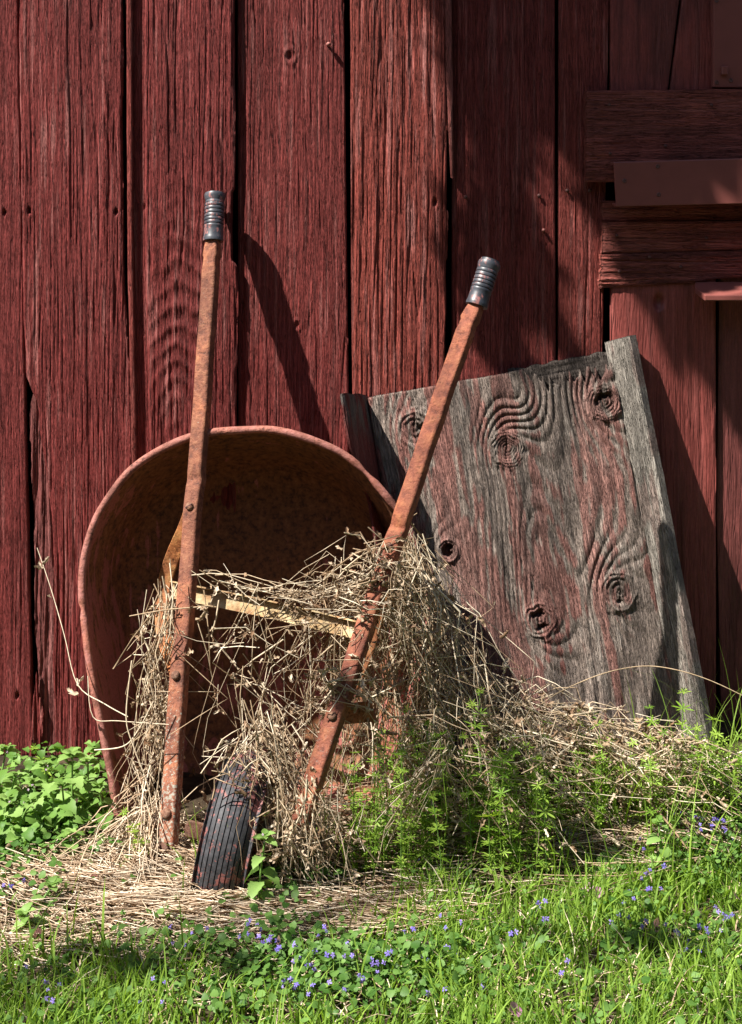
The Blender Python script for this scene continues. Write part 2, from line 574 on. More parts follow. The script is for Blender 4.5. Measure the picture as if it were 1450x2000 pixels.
# ================================================================== planks
def plank(name, parent, O, U, V, N, v0, v1, eL, eR, thick, hf, cf, mat, ru=0.002, rv=0.006, eB=None, eT=None, rnd=0.003, seed=0):
    """a board as relief geometry: u across, v along the grain, h out of its face"""
    O, U, V, N = [np.array(q, float) for q in (O, U, V, N)]
    nv = int((v1 - v0) / rv) + 2
    v = np.linspace(v0, v1, nv)[:, None]
    xl = eL(v); xr = eR(v)
    nu = max(4, int(np.max(xr - xl) / ru) + 2)
    s = np.linspace(0, 1, nu)[None, :]
    u = xl + s * (xr - xl)
    t = (v - v0) / (v1 - v0) + 0 * u
    vb = v0 + (eB(u) if eB else 0); vt = v1 + (eT(u) if eT else 0)
    vv = vb + t * (vt - vb)
    el = u - xl; er = xr - u
    h = hf(u, vv, el, er)
    e = np.minimum(np.minimum(el, er), np.minimum(vv - vb, vt - vv))
    h = h - rnd * np.clip(1 - e / (1.6 * rnd), 0, 1) ** 2
    rgb = cf(u, vv, h, el, er)
    pos = O + u[..., None] * U + vv[..., None] * V + h[..., None] * N
    n1, n2 = u.shape
    idx = np.arange(n1 * n2).reshape(n1, n2)
    F = np.stack([idx[:-1, :-1], idx[:-1, 1:], idx[1:, 1:], idx[1:, :-1]], -1).reshape(-1, 4)
    loop = np.concatenate([idx[0, :-1], idx[:-1, -1], idx[-1, :0:-1], idx[:0:-1, 0]])
    bu = u.reshape(-1)[loop]; bv = vv.reshape(-1)[loop]
    back = O + bu[:, None] * U + bv[:, None] * V - thick * N
    nb = len(loop)
    bi = n1 * n2 + np.arange(nb)
    Fs = np.stack([loop, np.roll(loop, -1), np.roll(bi, -1), bi], -1)
    P_ = np.concatenate([pos.reshape(-1, 3), back])
    guv = np.stack([u + seed * 3.1, vv + seed * 1.7, 0 * u], -1).reshape(-1, 3)
    gb = guv[loop] + np.array([0.02, 0, 0])
    cols = np.concatenate([rgb, np.ones(rgb.shape[:2] + (1,))], -1).reshape(-1, 4)
    me = mesh(name, P_, np.concatenate([F, Fs]), mat, False,
              {'col': ('FLOAT_COLOR', np.concatenate([cols, cols[loop]])), 'guv': ('FLOAT_VECTOR', np.concatenate([guv, gb]))})
    sm = np.ones(len(F) + len(Fs), bool); sm[len(F):] = False
    me.polygons.foreach_set('use_smooth', sm)
    o = obj(name, me)
    if parent is not None:
        keep(o, parent)
    return o


def X(px): return (px - 725.0) / 870.0
def Z(py): return (1480.0 - py) / 870.0


def edge(pts, rag=0.0, seed=0, step=0.0):
    """board edge through (py, px) points; rag = raggedness in m"""
    pts = sorted(pts, key=lambda q: -q[0])
    zz = [Z(a) for a, b in pts]; xx = [X(b) for a, b in pts]
    def f(v):
        x = np.interp(v, zz, xx)
        if rag:
            x = x + rag * 2 * (fbm(v * 14, v * 0 + seed, seed, 4, 0.6) - 0.5)
        if step:
            x = x + step * (np.floor(3.2 * vn(v * 5 + seed, v * 0, seed)) / 2 - 0.5) * (vn(v * 2.2, v * 0 + 2, seed + 4) > 0.45)
        return x
    return f


def red_h(seed, amp=0.0011, uc=None, sl=0.0, vc=0.0, c0=0.25, freq=90.0, knots=(), rab=None, crack=1.0, streak=1.0, holes=(), cath=None):
    def f(u, v, el, er):
        ucx = u.mean() if uc is None else uc
        wob = 0.020 * (fbm(u * 3 + seed, v * 1.1, seed) - 0.5) + 0.004 * (fbm(u * 20, v * 5, seed + 3) - 0.5)
        w = u + wob
        ring = np.sqrt((w - ucx) ** 2 + (c0 + sl * (v - vc)) ** 2) * freq
        kd = 0
        for ku, kv, ks, A in knots:
            q = ((u - ku) / ks) ** 2 + ((v - kv) / (ks * 1.9)) ** 2
            ring = ring + A * np.exp(-q * 0.5)
            q2 = np.sqrt(((u - ku) / ks) ** 2 + ((v - kv) / (ks * 1.15)) ** 2)
            kd = kd + 0.002 * np.exp(-((q2 - 0.85) / 0.25) ** 2) - 0.0035 * np.exp(-(q2 / 0.5) ** 2)
        ring = ring + 0.9 * (fbm(u * 30, v * 6, seed + 61, 2) - 0.5)
        rw_ = 0.35 if cath is None else 0.12 + 2.6 * np.exp(-((u - cath[0]) / cath[2]) ** 2 - ((v - cath[1]) / cath[3]) ** 2)
        for ku, kv, ks, A in knots:
            rw_ = rw_ + 0.7 * np.exp(-(((u - ku) / ks) ** 2 + ((v - kv) / (ks * 1.9)) ** 2) * 0.3)
        ridge = (0.5 + 0.5 * np.sin(2 * np.pi * ring)) ** 1.6 * rw_ * (0.3 + 1.2 * fbm(u * 12, v * 3, seed + 63, 2))
        st = fbm(w * 200, v * 8, seed + 5, 3, 0.7)
        st2 = fbm(w * 80, v * 2.4, seed + 8, 2)
        local = 0.45 + 1.1 * fbm(u * 7, v * 1.6, seed + 21, 2)
        h = 1.35 * amp * local * (0.7 * ridge + streak * 2.1 * (st - 0.5) + 0.9 * (st2 - 0.5))
        gr = np.clip(1 - np.abs(vn(w * 115, v * 3.2, seed + 71) - 0.5) / 0.16, 0, 1) * (0.4 + 0.9 * vn(w * 30, v * 4, seed + 73))
        h = h - 1.5 * amp * local * gr
        if crack:
            cn = vn(w * 55, v * 1.5, seed + 31)
            cm = sstep(0.5, 0.62, vn(w * 18, v * 2.0, seed + 33))
            h = h - crack * 0.0022 * np.clip(1 - np.abs(cn - 0.5) / 0.035, 0, 1) * cm
        h = h + kd
        for hu, hv, hr in holes:
            q = ((u - hu) / hr) ** 2 + ((v - hv) / (hr * 1.4)) ** 2
            h = h - 0.012 * np.exp(-q ** 2)
        if rab:
            rw, rd = rab
            m = sstep(rw + 0.0025, rw - 0.0005, el)
            h = h * (1 - 0.8 * m) - rd * m
        return h
    return f


def red_c(seed, base=(0.222, 0.040, 0.036), fade=0.28, dark=0.2, bare=0.0, mould=0.0):
    base = np.array(base)
    pink = np.array((0.44, 0.185, 0.165))
    def f(u, v, h, el, er):
        big = fbm(u * 5, v * 1.6, seed + 41, 3)
        st = fbm(u * 150, v * 5, seed + 43, 3, 0.6)
        tone = 0.80 + 0.42 * big + 0.22 * (st - 0.5)
        c = base * tone[..., None]
        fd = np.clip(sstep(0.56, 0.78, st) * fade * (0.4 + 1.2 * fbm(u * 9, v * 4, seed + 47)), 0, 0.8)
        c = c * (1 - fd[..., None]) + pink * fd[..., None]
        dk = sstep(0.56, 0.74, fbm(u * 45, v * 2.5, seed + 51, 3)) * dark
        c = c * (1 - dk[..., None])
        if bare:
            b = sstep(0.66, 0.72, fbm(u * 60, v * 3.0, seed + 53, 3)) * bare
            c = c * (1 - b[..., None]) + np.array((0.20, 0.15, 0.13)) * b[..., None]
        if mould:
            b = sstep(0.48, 0.68, fbm(u * 9, v * 5, seed + 57, 4)) * mould
            c = c * (1 - b[..., None]) + np.array((0.035, 0.016, 0.014)) * b[..., None]
        return np.clip(c, 0.004, 0.9)
    return f


wall = empty('barn_wall', (0, 0, 0))
tag(wall, 'red painted barn wall of weathered vertical boards behind the wheelbarrow', 'wall', kind='thing')
ZT, ZB = 2.0, Z(1476)


def vboard(L, R, d, seed, z0=ZB, z1=ZT, thick=0.024, hkw=None, ckw=None, ragL=0, ragR=0, stepL=0, stepR=0, mat='red_board', ru=0.0015, rv=0.0055, botrag=0.006, name='plank', toprag=None):
    return plank(name, wall, (0, -d, 0), (1, 0, 0), (0, 0, 1), (0, -1, 0), z0, z1,
                 edge(L, ragL, seed, stepL), edge(R, ragR, seed + 5, stepR), thick,
                 red_h(seed, **(hkw or {})), red_c(seed, **(ckw or {})), M[mat], ru, rv,
                 eB=lambda u: botrag * 2 * (fbm(u * 60, u * 0, seed, 3) - 0.5), eT=toprag, seed=seed)


def K(px, py, s, A): return (X(px), Z(py), s, A)
def H(px, py, r=0.004): return (X(px), Z(py), r)


PL = {}
# far left, then left to right as the photograph shows them
vboard([(0, -420), (1480, -400)], [(0, -204), (1480, -186)], 0.006, 61, ru=0.004, rv=0.01)
vboard([(0, -200), (1480, -180)], [(0, 36), (700, 49), (1000, 55), (1480, 66)], 0.004, 1, hkw=dict(amp=0.0008, holes=[H(10, 415), H(35, 1358)]), ckw=dict(base=(0.225, 0.042, 0.038), fade=0.25))
PL[1] = vboard([(0, 40), (500, 46), (735, 53), (785, 75), (850, 83), (1000, 103), (1100, 109), (1300, 106), (1480, 112)],
               [(0, 241), (500, 244), (660, 251), (900, 259), (1480, 266)], 0.016, 2, ragL=0.0025, ragR=0.0028, stepR=0.004,
               hkw=dict(amp=0.00135, uc=X(190), sl=0.05, vc=Z(300), c0=0.02, freq=115, holes=[H(60, 412), H(229, 414)]), ckw=dict(fade=0.5))
# splintered strip where that board has broken away
vboard([(760, 61), (870, 62), (1000, 66), (1250, 71), (1480, 78)], [(760, 78), (900, 100), (1480, 118)], 0.000, 3, z1=Z(757), ragL=0.006, ragR=0.001, stepL=0.006,
       hkw=dict(amp=0.0028, freq=150, c0=0.02, crack=2.2), ckw=dict(base=(0.20, 0.062, 0.056), fade=0.6), toprag=lambda u: 0.05 * (fbm(u * 90, u * 0, 5, 2) - 1.0), thick=0.012)
vboard([(1300, 66), (1480, 58)], [(1300, 74), (1380, 88), (1480, 77)], 0.010, 4, z1=Z(1305), ragL=0.004, ragR=0.004, hkw=dict(amp=0.002, crack=2), ckw=dict(fade=0.7), thick=0.008,
       toprag=lambda u: 0.08 * (fbm(u * 120, u * 0, 9, 2) - 1.0), name='splinter')
PL[2] = vboard([(0, 250), (500, 251), (900, 260), (1480, 268)],
               [(0, 460), (370, 460), (377, 455), (512, 455), (516, 463), (640, 466), (705, 465), (720, 463), (1480, 466)], 0.014, 6, ragR=0.0022, stepR=0.003,
               hkw=dict(amp=0.00145, uc=X(355), sl=0.36, vc=Z(950), c0=0.0, freq=62, cath=(X(360), Z(640), 0.075, 0.20), rab=(0.040, 0.007), holes=[H(283, 404, 0.005)]), ckw=dict(fade=0.55))
# thin proud lip along its left edge
vboard([(0, 249), (500, 251), (900, 259), (1480, 267)], [(0, 261), (500, 263), (900, 270), (1480, 277)], 0.019, 7, ragL=0.001, ragR=0.001, hkw=dict(amp=0.0004, crack=0.5), ckw=dict(fade=0.2, base=(0.24, 0.05, 0.04)), thick=0.012, name='lip')
PL[3] = vboard([(0, 464), (1480, 467)], [(0, 672), (1480, 690)], 0.000, 8, hkw=dict(amp=0.0009, freq=120, knots=[K(567, 110, 0.016, 3.0), K(580, 635, 0.012, 2.5)], crack=0.8, rab=(0.014, 0.003)), ckw=dict(base=(0.215, 0.040, 0.035), fade=0.35))
PL[4] = vboard([(0, 684), (600, 686), (1480, 700)], [(0, 870), (345, 873), (800, 866), (1480, 868)], 0.010, 9, ragR=0.0025, stepR=0.004,
               hkw=dict(amp=0.0015, freq=110, crack=1.2, holes=[H(850, 395, 0.005)]), ckw=dict(fade=0.6, base=(0.265, 0.056, 0.042)))
# long sliver hanging off its right edge
vboard([(0, 869), (150, 871), (340, 880)], [(0, 882), (200, 885), (345, 886)], 0.013, 10, z0=Z(346), ragL=0.0005, ragR=0.0008, hkw=dict(amp=0.0007), ckw=dict(base=(0.29, 0.09, 0.075), fade=0.6), thick=0.008, botrag=0.004, name='sliver')
PL[5] = vboard([(0, 884), (1480, 882)], [(0, 1084), (700, 1086), (1480, 1090)], -0.002, 12, hkw=dict(amp=0.0009, freq=115, uc=X(1120), c0=0.03, sl=0.04, vc=Z(700), rab=(0.010, 0.004), crack=0.9), ckw=dict(base=(0.23, 0.045, 0.038), fade=0.35, bare=0.12))
PL[6] = vboard([(0, 1092), (700, 1091), (1480, 1094)], [(0, 1189), (560, 1180), (700, 1177), (1480, 1177)], 0.004, 13, hkw=dict(amp=0.0011, rab=(0.034, 0.004), knots=[K(1168, 95, 0.009, 1.5)]), ckw=dict(fade=0.4, base=(0.24, 0.050, 0.040)))
SM = dict(amp=0.00045, freq=40, crack=0.4)
SC = dict(base=(0.23, 0.050, 0.040), fade=0.12, dark=0.35)
PL[7] = vboard([(0, 1191), (260, 1192)], [(0, 1326), (180, 1303), (260, 1295)], 0.006, 14, z0=Z(250), hkw=dict(SM, crack=1.3), ckw=dict(SC, mould=0.4), mat='smooth_board', ru=0.003, rv=0.007)
PL[8] = vboard([(0, 1331), (180, 1307), (260, 1300)], [(0, 1500), (260, 1500)], 0.008, 15, z0=Z(250), hkw=SM, ckw=dict(SC, mould=0.4), mat='smooth_board', ru=0.003, rv=0.007)
PL[9] = vboard([(500, 1191), (1480, 1192)], [(500, 1394), (1480, 1395)], 0.027, 16, z0=Z(1406), z1=Z(470), hkw=dict(SM, amp=0.0007, holes=[(X(1283), Z(588), 0.0115)]), ckw=dict(SC, base=(0.235, 0.055, 0.046)), mat='smooth_board', ru=0.003, rv=0.005)
PL[10] = vboard([(500, 1404), (900, 1399), (1000, 1398), (1480, 1409)], [(500, 1600), (1480, 1600)], 0.016, 17, z0=Z(1406), z1=Z(470), hkw=dict(SM, amp=0.0007), ckw=dict(SC, base=(0.195, 0.056, 0.050)), mat='smooth_board', ru=0.003, rv=0.007)
vboard([(0, 1504), (1480, 1604)], [(0, 1720), (1480, 1800)], 0.004, 18, hkw=SM, ckw=SC, ru=0.005, rv=0.012)
for k in range(4):
    a = 1724 + 210 * k
    vboard([(0, a if k else 1724), (1480, 1804 if k == 0 else a)], [(0, a + 205), (1480, a + 205)], 0.003 * (k % 2), 70 + k, ru=0.006, rv=0.02)
    a = -424 - 210 * k
    vboard([(0, a - 205), (1480, a - 205 + 18)], [(0, a), (1480, a + 18)], 0.003 * (k % 2), 80 + k, ru=0.006, rv=0.02)

# overhang added out of view to cut high sky light, and the plain upper wall
eb = MB()
eb.box((0, 0.012, 3.06), (2.3, 0, 0), (0, 0.012, 0), (0, 0, 1.055))
eb.build('upper_boarding', M['flashing'], wall)
eb = MB()
eb.box((0, -0.10, 4.15), (2.6, 0, 0), (0, 0.48, 0.16), (0, -0.01, 0.03))
eb.build('sky_block_eave', M['flashing'], wall)
# dark closed box added behind the gaps to keep light out
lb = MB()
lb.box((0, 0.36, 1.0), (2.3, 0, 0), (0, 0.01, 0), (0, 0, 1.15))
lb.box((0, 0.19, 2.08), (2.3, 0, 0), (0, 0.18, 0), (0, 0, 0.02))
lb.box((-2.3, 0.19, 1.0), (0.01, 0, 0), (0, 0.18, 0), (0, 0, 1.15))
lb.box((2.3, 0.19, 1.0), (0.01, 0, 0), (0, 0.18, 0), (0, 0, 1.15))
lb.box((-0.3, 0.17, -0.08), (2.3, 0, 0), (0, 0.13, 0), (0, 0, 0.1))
lb.build('gap_light_block', M['inside'], wall)


# ---- horizontal trim on the right
def hboard(name, x0, x1, ybot, ytop, d, seed, hkw, ckw, mat='red_board', thick=0.03, ragE=0.004, ragB=0.0, ragT=0.0, slant=(0, 0), ru=0.002, rv=0.004):
    """grain runs along x"""
    zb, zt = Z(ybot), Z(ytop)
    def fb(v): return zb + slant[0] * (v - X(x0)) + ragB * 2 * (fbm(v * 9, v * 0, seed, 4) - 0.5)
    def ft(v): return zt + slant[1] * (v - X(x0)) + ragT * 2 * (fbm(v * 9, v * 0, seed + 2, 4) - 0.5)
    return plank(name, wall, (0, -d, 0), (0, 0, 1), (1, 0, 0), (0, -1, 0), X(x0), X(x1), fb, ft, thick,
                 red_h(seed, **hkw), red_c(seed, **ckw), M[mat], ru, rv,
                 eB=lambda u: ragE * 2 * (fbm(u * 70, u * 0, seed, 3) - 0.5), seed=seed)


HK = dict(amp=0.0008, freq=60, c0=0.4, crack=1.2, streak=1.0)
HC = dict(base=(0.32, 0.085, 0.064), fade=0.2, dark=0.35, mould=0.3)
PL['trim1'] = hboard('trim_board', 1140, 1640, 356, 179, 0.045, 21, dict(HK, holes=[(X(1263), Z(195), 0.004), (X(1355), Z(270), 0.004), (X(1373), Z(186), 0.006)]), HC, thick=0.036, ragE=0.002, slant=(0.0, 0.012))
PL['trim2'] = hboard('trim_board', 1174, 1640, 434, 392, 0.020, 22, HK, dict(HC, mould=0.45), thick=0.03, slant=(0.008, 0.0))
PL['trim3'] = hboard('trim_board', 1172, 1640, 494, 433, 0.032, 23, dict(HK, amp=0.0012), dict(HC, base=(0.32, 0.086, 0.066), mould=0.2), thick=0.04, ragE=0.004, slant=(0.03, 0.008))
PL['trim4'] = hboard('trim_board', 1169, 1640, 566, 496, 0.034, 24, dict(HK, amp=0.0022, crack=1.8), dict(HC, base=(0.33, 0.088, 0.068), mould=0.2), thick=0.04, ragE=0.006, ragB=0.007, slant=(0.085, 0.03))

# folded metal flashing over the boards
fb = MB()
def quadprism(p, dfront, dback):
    f_ = [Vector((X(a), -dfront, Z(b))) for a, b in p]; k_ = [Vector((X(a), -dback, Z(b))) for a, b in p]
    n = len(p)
    return f_ + k_, [tuple(range(n)), tuple(range(2 * n - 1, n - 1, -1))] + [(i, i + n, (i + 1) % n + n, (i + 1) % n) for i in range(n)]
fb.add(*quadprism([(1187, 318), (1700, 303), (1700, 390), (1192, 402)], 0.098, 0.086))
fb.add(*quadprism([(1187, 317), (1700, 302), (1700, 308), (1187, 323)], 0.0855, 0.047))
fb.add(*quadprism([(1190, 396), (1700, 384), (1700, 390), (1191, 402)], 0.0855, 0.047))
flash = fb.build('metal_flashing', M['flashing'], wall)
md = flash.modifiers.new('bevel', 'BEVEL'); md.width = 0.0015; md.segments = 2
# cover plate, upper right
cb = MB()
cb.add(*quadprism([(1388, -260), (1700, -260), (1700, 176), (1388, 172)], 0.032, 0.0085))
cover = cb.build('cover_plate', M['flashing'], wall)
md = cover.modifiers.new('bevel', 'BEVEL'); md.width = 0.002; md.segments = 2
cb = MB()
cb.box(P(1415, 138, 0.038), (0.007, 0, 0), (0, 0.008, 0), (0, 0, 0.010), 0.002)
keep(cb.build('latch', M['flashing']), cover)
# small sill: top shows from above
sb = MB()
for p, dz in (([(1358, 0.075), (1376, 0.135), (1700, 0.135), (1700, 0.03), (1358, 0.03)], 0.020),):
    top = [Vector((X(a) * (CAM_D - d_) / CAM_D, -d_, 1.077 - 0.21 * d_)) for a, d_ in p]; bot = [q - Vector((0, 0, dz * 0.7)) for q in top]
    n = len(p)
    sb.add(top + bot, [tuple(range(n)), tuple(range(2 * n - 1, n - 1, -1))] + [(i, i + n, (i + 1) % n + n, (i + 1) % n) for i in range(n)])
sill = sb.build('sill_board', M['flashing'], wall)
md = sill.modifiers.new('bevel', 'BEVEL'); md.width = 0.003; md.segments = 2


def nail(px, py, d, parent, r=0.0048, mat='nail', proud=0.003, tilt=0.0):
    b = MB()
    b.lathe(P(px, py, d), (tilt, -1, tilt * 0.5), [(r * 0.5, -0.004), (r * 0.5, proud * 0.4), (r, proud * 0.5), (r * 0.95, proud * 0.9), (r * 0.5, proud * 1.25), (0.0004, proud * 1.3)], 10)
    o = b.build('nail', M[mat], None, True)
    o.parent = parent
    return o


nail(640, 88, 0.001, PL[3], 0.0052, 'nail', 0.014, 0.25)
for q in ((910, 385, 5), (1053, 382, 5), (1108, 372, 6), (1152, 372, 6)):
    nail(q[0], q[1], 0.0 if q[2] == 5 else 0.004, PL[q[2]], 0.0045, 'nail_dark', 0.004)
nail(1060, 450, -0.002, PL[5], 0.004, 'nail', 0.008, 0.3)
for px, py, par, d_ in ((1285, 325, flash, 0.098), (1287, 380, flash, 0.098), (1220, 353, flash, 0.098), (1400, 161, cover, 0.032), (1428, 157, cover, 0.032), (1400, 2, cover, 0.032)):
    b = MB(); c_ = P(px, py, d_)
    b.lathe(c_, (0, -1, 0), [(0.0048, 0), (0.0045, 0.0015), (0.0025, 0.002), (0.0018, 0.0008), (0.0003, 0.0006)], 12)
    o = b.build('screw', M['screw'], None, True); o.parent = par
for px, py, par, d_ in ((1190, 205, 'trim1', 0.046), (1192, 300, 'trim1', 0.046), (1300, 285, 'trim1', 0.046), (1205, 460, 'trim3', 0.034), (1380, 465, 'trim3', 0.034), (1210, 530, 'trim4', 0.036), (1330, 521, 'trim4', 0.036), (1269, 502, 'trim4', 0.036), (1390, 205, 'trim1', 0.046)):
    nail(px, py, d_, PL[par], 0.0038, 'nail_dark', 0.002)


# ================================================================== leaning wooden panel with side boards
TL, TR, BR = P(718, 776, 0.034), P(1193, 690, 0.034), P(1345, 1490, 0.205)
BL = BR + (TL - TR)
pU = (TR - TL); PW = pU.length; pU.normalize()
pV = (TR - BR); PLn = pV.length; pV.normalize()
pN = pU.cross(pV).normalized()
if pN.y > 0: pN = -pN
panel = empty('wooden_panel', (float((BL.x + BR.x) / 2), float((BL.y + BR.y) / 2), float(min(BL.z, BR.z))))
tag(panel, 'weathered grey wooden panel with knots and side boards leaning on the barn wall', 'panel')


def on_panel(px, py):
    o = Vector((0, -CAM_D, CAM_H)); r = P(px, py, 0) - o
    t = (BL - o).dot(pN) / r.dot(pN)
    q = o + r * t - BL
    # solve in the (U, V) frame, which is close to orthogonal
    a, b = q.dot(pU), q.dot(pV); k = pU.dot(pV)
    den = 1 - k * k
    return (a - k * b) / den, (b - k * a) / den


PK = [on_panel(*q) + (r, A) for q, r, A in (((812, 838), 0.044, 3.2), ((990, 876), 0.039, 3.6), ((1180, 786), 0.040, 3.4), ((875, 1076), 0.026, 2.2), ((1210, 1156), 0.042, 3.8), ((1055, 1212), 0.039, 3.2))]
OV = on_panel(1040, 1060)
OV2 = on_panel(1015, 770)


def panel_ring(u, v):
    w = u + 0.016 * (fbm(u * 4, v * 1.5, 5) - 0.5) + 0.003 * (fbm(u * 25, v * 8, 7) - 0.5)
    ring = 38 * (w - 0.10 * v) + 1.2 * (fbm(u * 12, v * 5, 46, 3) - 0.5) + 2.0 * np.sin(v * 5 + u * 4) * 0.5
    ring = ring + 6.0 * np.exp(-((u - OV[0]) / 0.075) ** 2 - ((v - OV[1]) / 0.20) ** 2)
    ring = ring - 2.5 * np.exp(-((u - OV2[0]) / 0.05) ** 2 - ((v - OV2[1]) / 0.07) ** 2)
    for ku, kv, r, A in PK:
        ring = ring + A * np.exp(-(((u - ku) / (r * 1.15)) ** 2 + ((v - kv) / (r * 1.5)) ** 2) * 0.5)
    return ring, w


def panel_h(u, v, el, er):
    ring, w = panel_ring(u, v)
    rp = 0.5 + 0.5 * np.sin(2 * np.pi * ring)
    right = 0.35 + 0.9 * sstep(0.12, 0.36, u) + 0.2 * fbm(u * 8, v * 4, 3)
    st = fbm(w * 260, v * 16, 15, 3, 0.65)
    st2 = fbm(w * 85, v * 4, 18, 2)
    h = 0.0033 * right * (rp ** 0.55 - 0.6) * (0.35 + 1.3 * fbm(u * 14, v * 5, 45, 2)) + 0.0034 * (st - 0.5) + 0.0022 * (st2 - 0.5)
    cn = vn(w * 34, v * 1.0, 31); cm = sstep(0.45, 0.6, vn(w * 10, v * 2.0, 33))
    h = h - 0.0035 * np.clip(1 - np.abs(cn - 0.5) / 0.035, 0, 1) * cm
    h = h + 0.006 * (fbm(u * 6, v * 4, 61, 2) - 0.5)
    for ku, kv, r, A in PK:
        q = np.sqrt(((u - ku) / r) ** 2 + ((v - kv) / (r * 1.05)) ** 2) + 0.25 * (fbm(u * 60, v * 60, 71, 2) - 0.5)
        m = sstep(1.2, 0.8, q)
        seed_k = int(ku * 1000) % 50
        hole = sstep(0.46, 0.36, fbm((u - ku) * 42 + seed_k, (v - kv) * 42, 73 + seed_k, 3)) * sstep(0.62, 0.35, q)
        hk = 0.0015 * (0.2 + 1.5 * fbm(u * 40 + seed_k, v * 40, 77, 2)) * np.sin(q * 2 * np.pi * (3.6 + seed_k % 4) + 3 * fbm(u * 30, v * 30, 78, 2)) + 0.005 * sstep(0.25, 0.85, q) - 0.012 * hole + 0.003 * (fbm(u * 90, v * 90, 79, 2) - 0.5)
        h = h * (1 - m) + hk * m
        # check running down from the knot
        h = h - 0.004 * np.exp(-((u - ku - 0.004 * np.sin(v * 70)) / 0.0018) ** 2) * sstep(0.16, 0.0, np.abs(v - kv))
    return h


def panel_c(u, v, h, el, er):
    ring, w = panel_ring(u, v)
    g = fbm(w * 170, v * 10, 83, 3, 0.6)
    big = fbm(u * 9, v * 4, 87, 3)
    grey = np.array((0.265, 0.208, 0.175))[None, None] * (0.6 + 1.0 * g + 0.5 * (big - 0.5))[..., None]
    sil = sstep(0.55, 0.78, fbm(w * 120, v * 22, 89, 3)) * 0.6
    grey = grey * (1 - sil[..., None]) + np.array((0.42, 0.36, 0.31)) * sil[..., None]
    zone = np.exp(-((u - 0.21) / 0.10) ** 2 - ((v - 0.36) / 0.24) ** 2) * 0.22 + np.exp(-((u - 0.10) / 0.10) ** 2 - ((v - 0.5) / 0.3) ** 2) * 0.10
    rm = sstep(0.52, 0.60, fbm(w * 42, v * 5, 91, 4, 0.6) + zone + 0.06 * np.sin(2 * np.pi * ring)) * (0.35 + 0.5 * big)
    red = np.array((0.31, 0.098, 0.08)) * (0.75 + 0.5 * g)[..., None]
    c = grey * (1 - rm[..., None]) + red * rm[..., None]
    # silt-dark weathered streaks and knots of darker heartwood
    top = sstep(PLn - 0.16, PLn, v) * sstep(0.25, 0.5, u) * 0.45
    dk = np.clip(sstep(0.58, 0.75, fbm(w * 30, v * 3.5, 95, 3)) * 0.45 + top, 0, 0.8)
    c = c * (1 - dk[..., None]) + np.array((0.05, 0.042, 0.038)) * dk[..., None]
    for ku, kv, r, A in PK:
        q = np.sqrt(((u - ku) / r) ** 2 + ((v - kv) / r) ** 2)
        m = sstep(0.75, 0.3, q) * 0.5
        c = c * (1 - m[..., None]) + np.array((0.055, 0.035, 0.028)) * m[..., None]
    return np.clip(c, 0.01, 0.8)


def panel_top(u):
    rag = sstep(PW * 0.63, PW * 0.72, u)
    teeth = np.abs(vn(u * 85, u * 0, 3) - 0.5) * 2
    return 0.004 * (fbm(u * 40, u * 0, 2, 3) - 0.5) - rag * (0.018 + 0.085 * teeth * vn(u * 22, u * 0 + 1, 6))


fo = plank('face_board', panel, BL, pU, pV, pN, 0.0, PLn, lambda v: 0 * v, lambda v: PW + 0 * v, 0.016, panel_h, panel_c, M['grey_wood'], 0.0016, 0.0022, eT=panel_top, seed=31)


def grey_c(seed, red=0.2):
    def f(u, v, h, el, er):
        g = fbm(u * 160, v * 10, seed, 3, 0.6)
        c = np.array((0.36, 0.32, 0.275)) * (0.55 + 0.9 * g)[..., None]
        rm = sstep(0.56, 0.66, fbm(u * 70, v * 9, seed + 3, 4)) * red
        c = c * (1 - rm[..., None]) + np.array((0.27, 0.075, 0.06)) * rm[..., None]
        return np.clip(c, 0.01, 0.8)
    return f


# broken layer that shows behind the splintered top right
def back_c(u, v, h, el, er):
    g = fbm(u * 40, v * 160, 7, 3)
    return np.clip(np.array((0.085, 0.068, 0.058)) * (0.5 + 1.1 * g)[..., None], 0.01, 0.5)
bo = plank('back_board', panel, BL - pN * 0.018, pU, pV, pN, PLn * 0.3, PLn + 0.006, lambda v: PW * 0.58 + 0 * v, lambda v: PW - 0.002 + 0 * v, 0.010,
           lambda u, v, a, b: 0.004 * (fbm(u * 14, v * 150, 5, 3) - 0.5) + 0.004 * (fbm(u * 60, v * 60, 6, 2) - 0.5), back_c, M['grey_wood'], 0.003, 0.002,
           eT=lambda u: 0.012 * (fbm(u * 50, u * 0, 9, 3) - 0.5), seed=33)
# right side board: stands out from the panel, inner face lit
SD = 0.058
rU = (pN * 0.75 + pU * 0.66).normalized()
rN = -(pU - rU * pU.dot(rU)).normalized()
ro = plank('side_board', panel, BR + pU * 0.004, rU, pV, rN, -0.03, PLn + 0.028, lambda v: -0.02 + 0 * v, lambda v: SD + 0.003 * 2 * (fbm(v * 8, v * 0, 3, 3) - 0.5), 0.024,
           red_h(41, amp=0.0007, freq=70, crack=0.6), grey_c(43, 0.25), M['grey_wood'], 0.002, 0.004, seed=35)
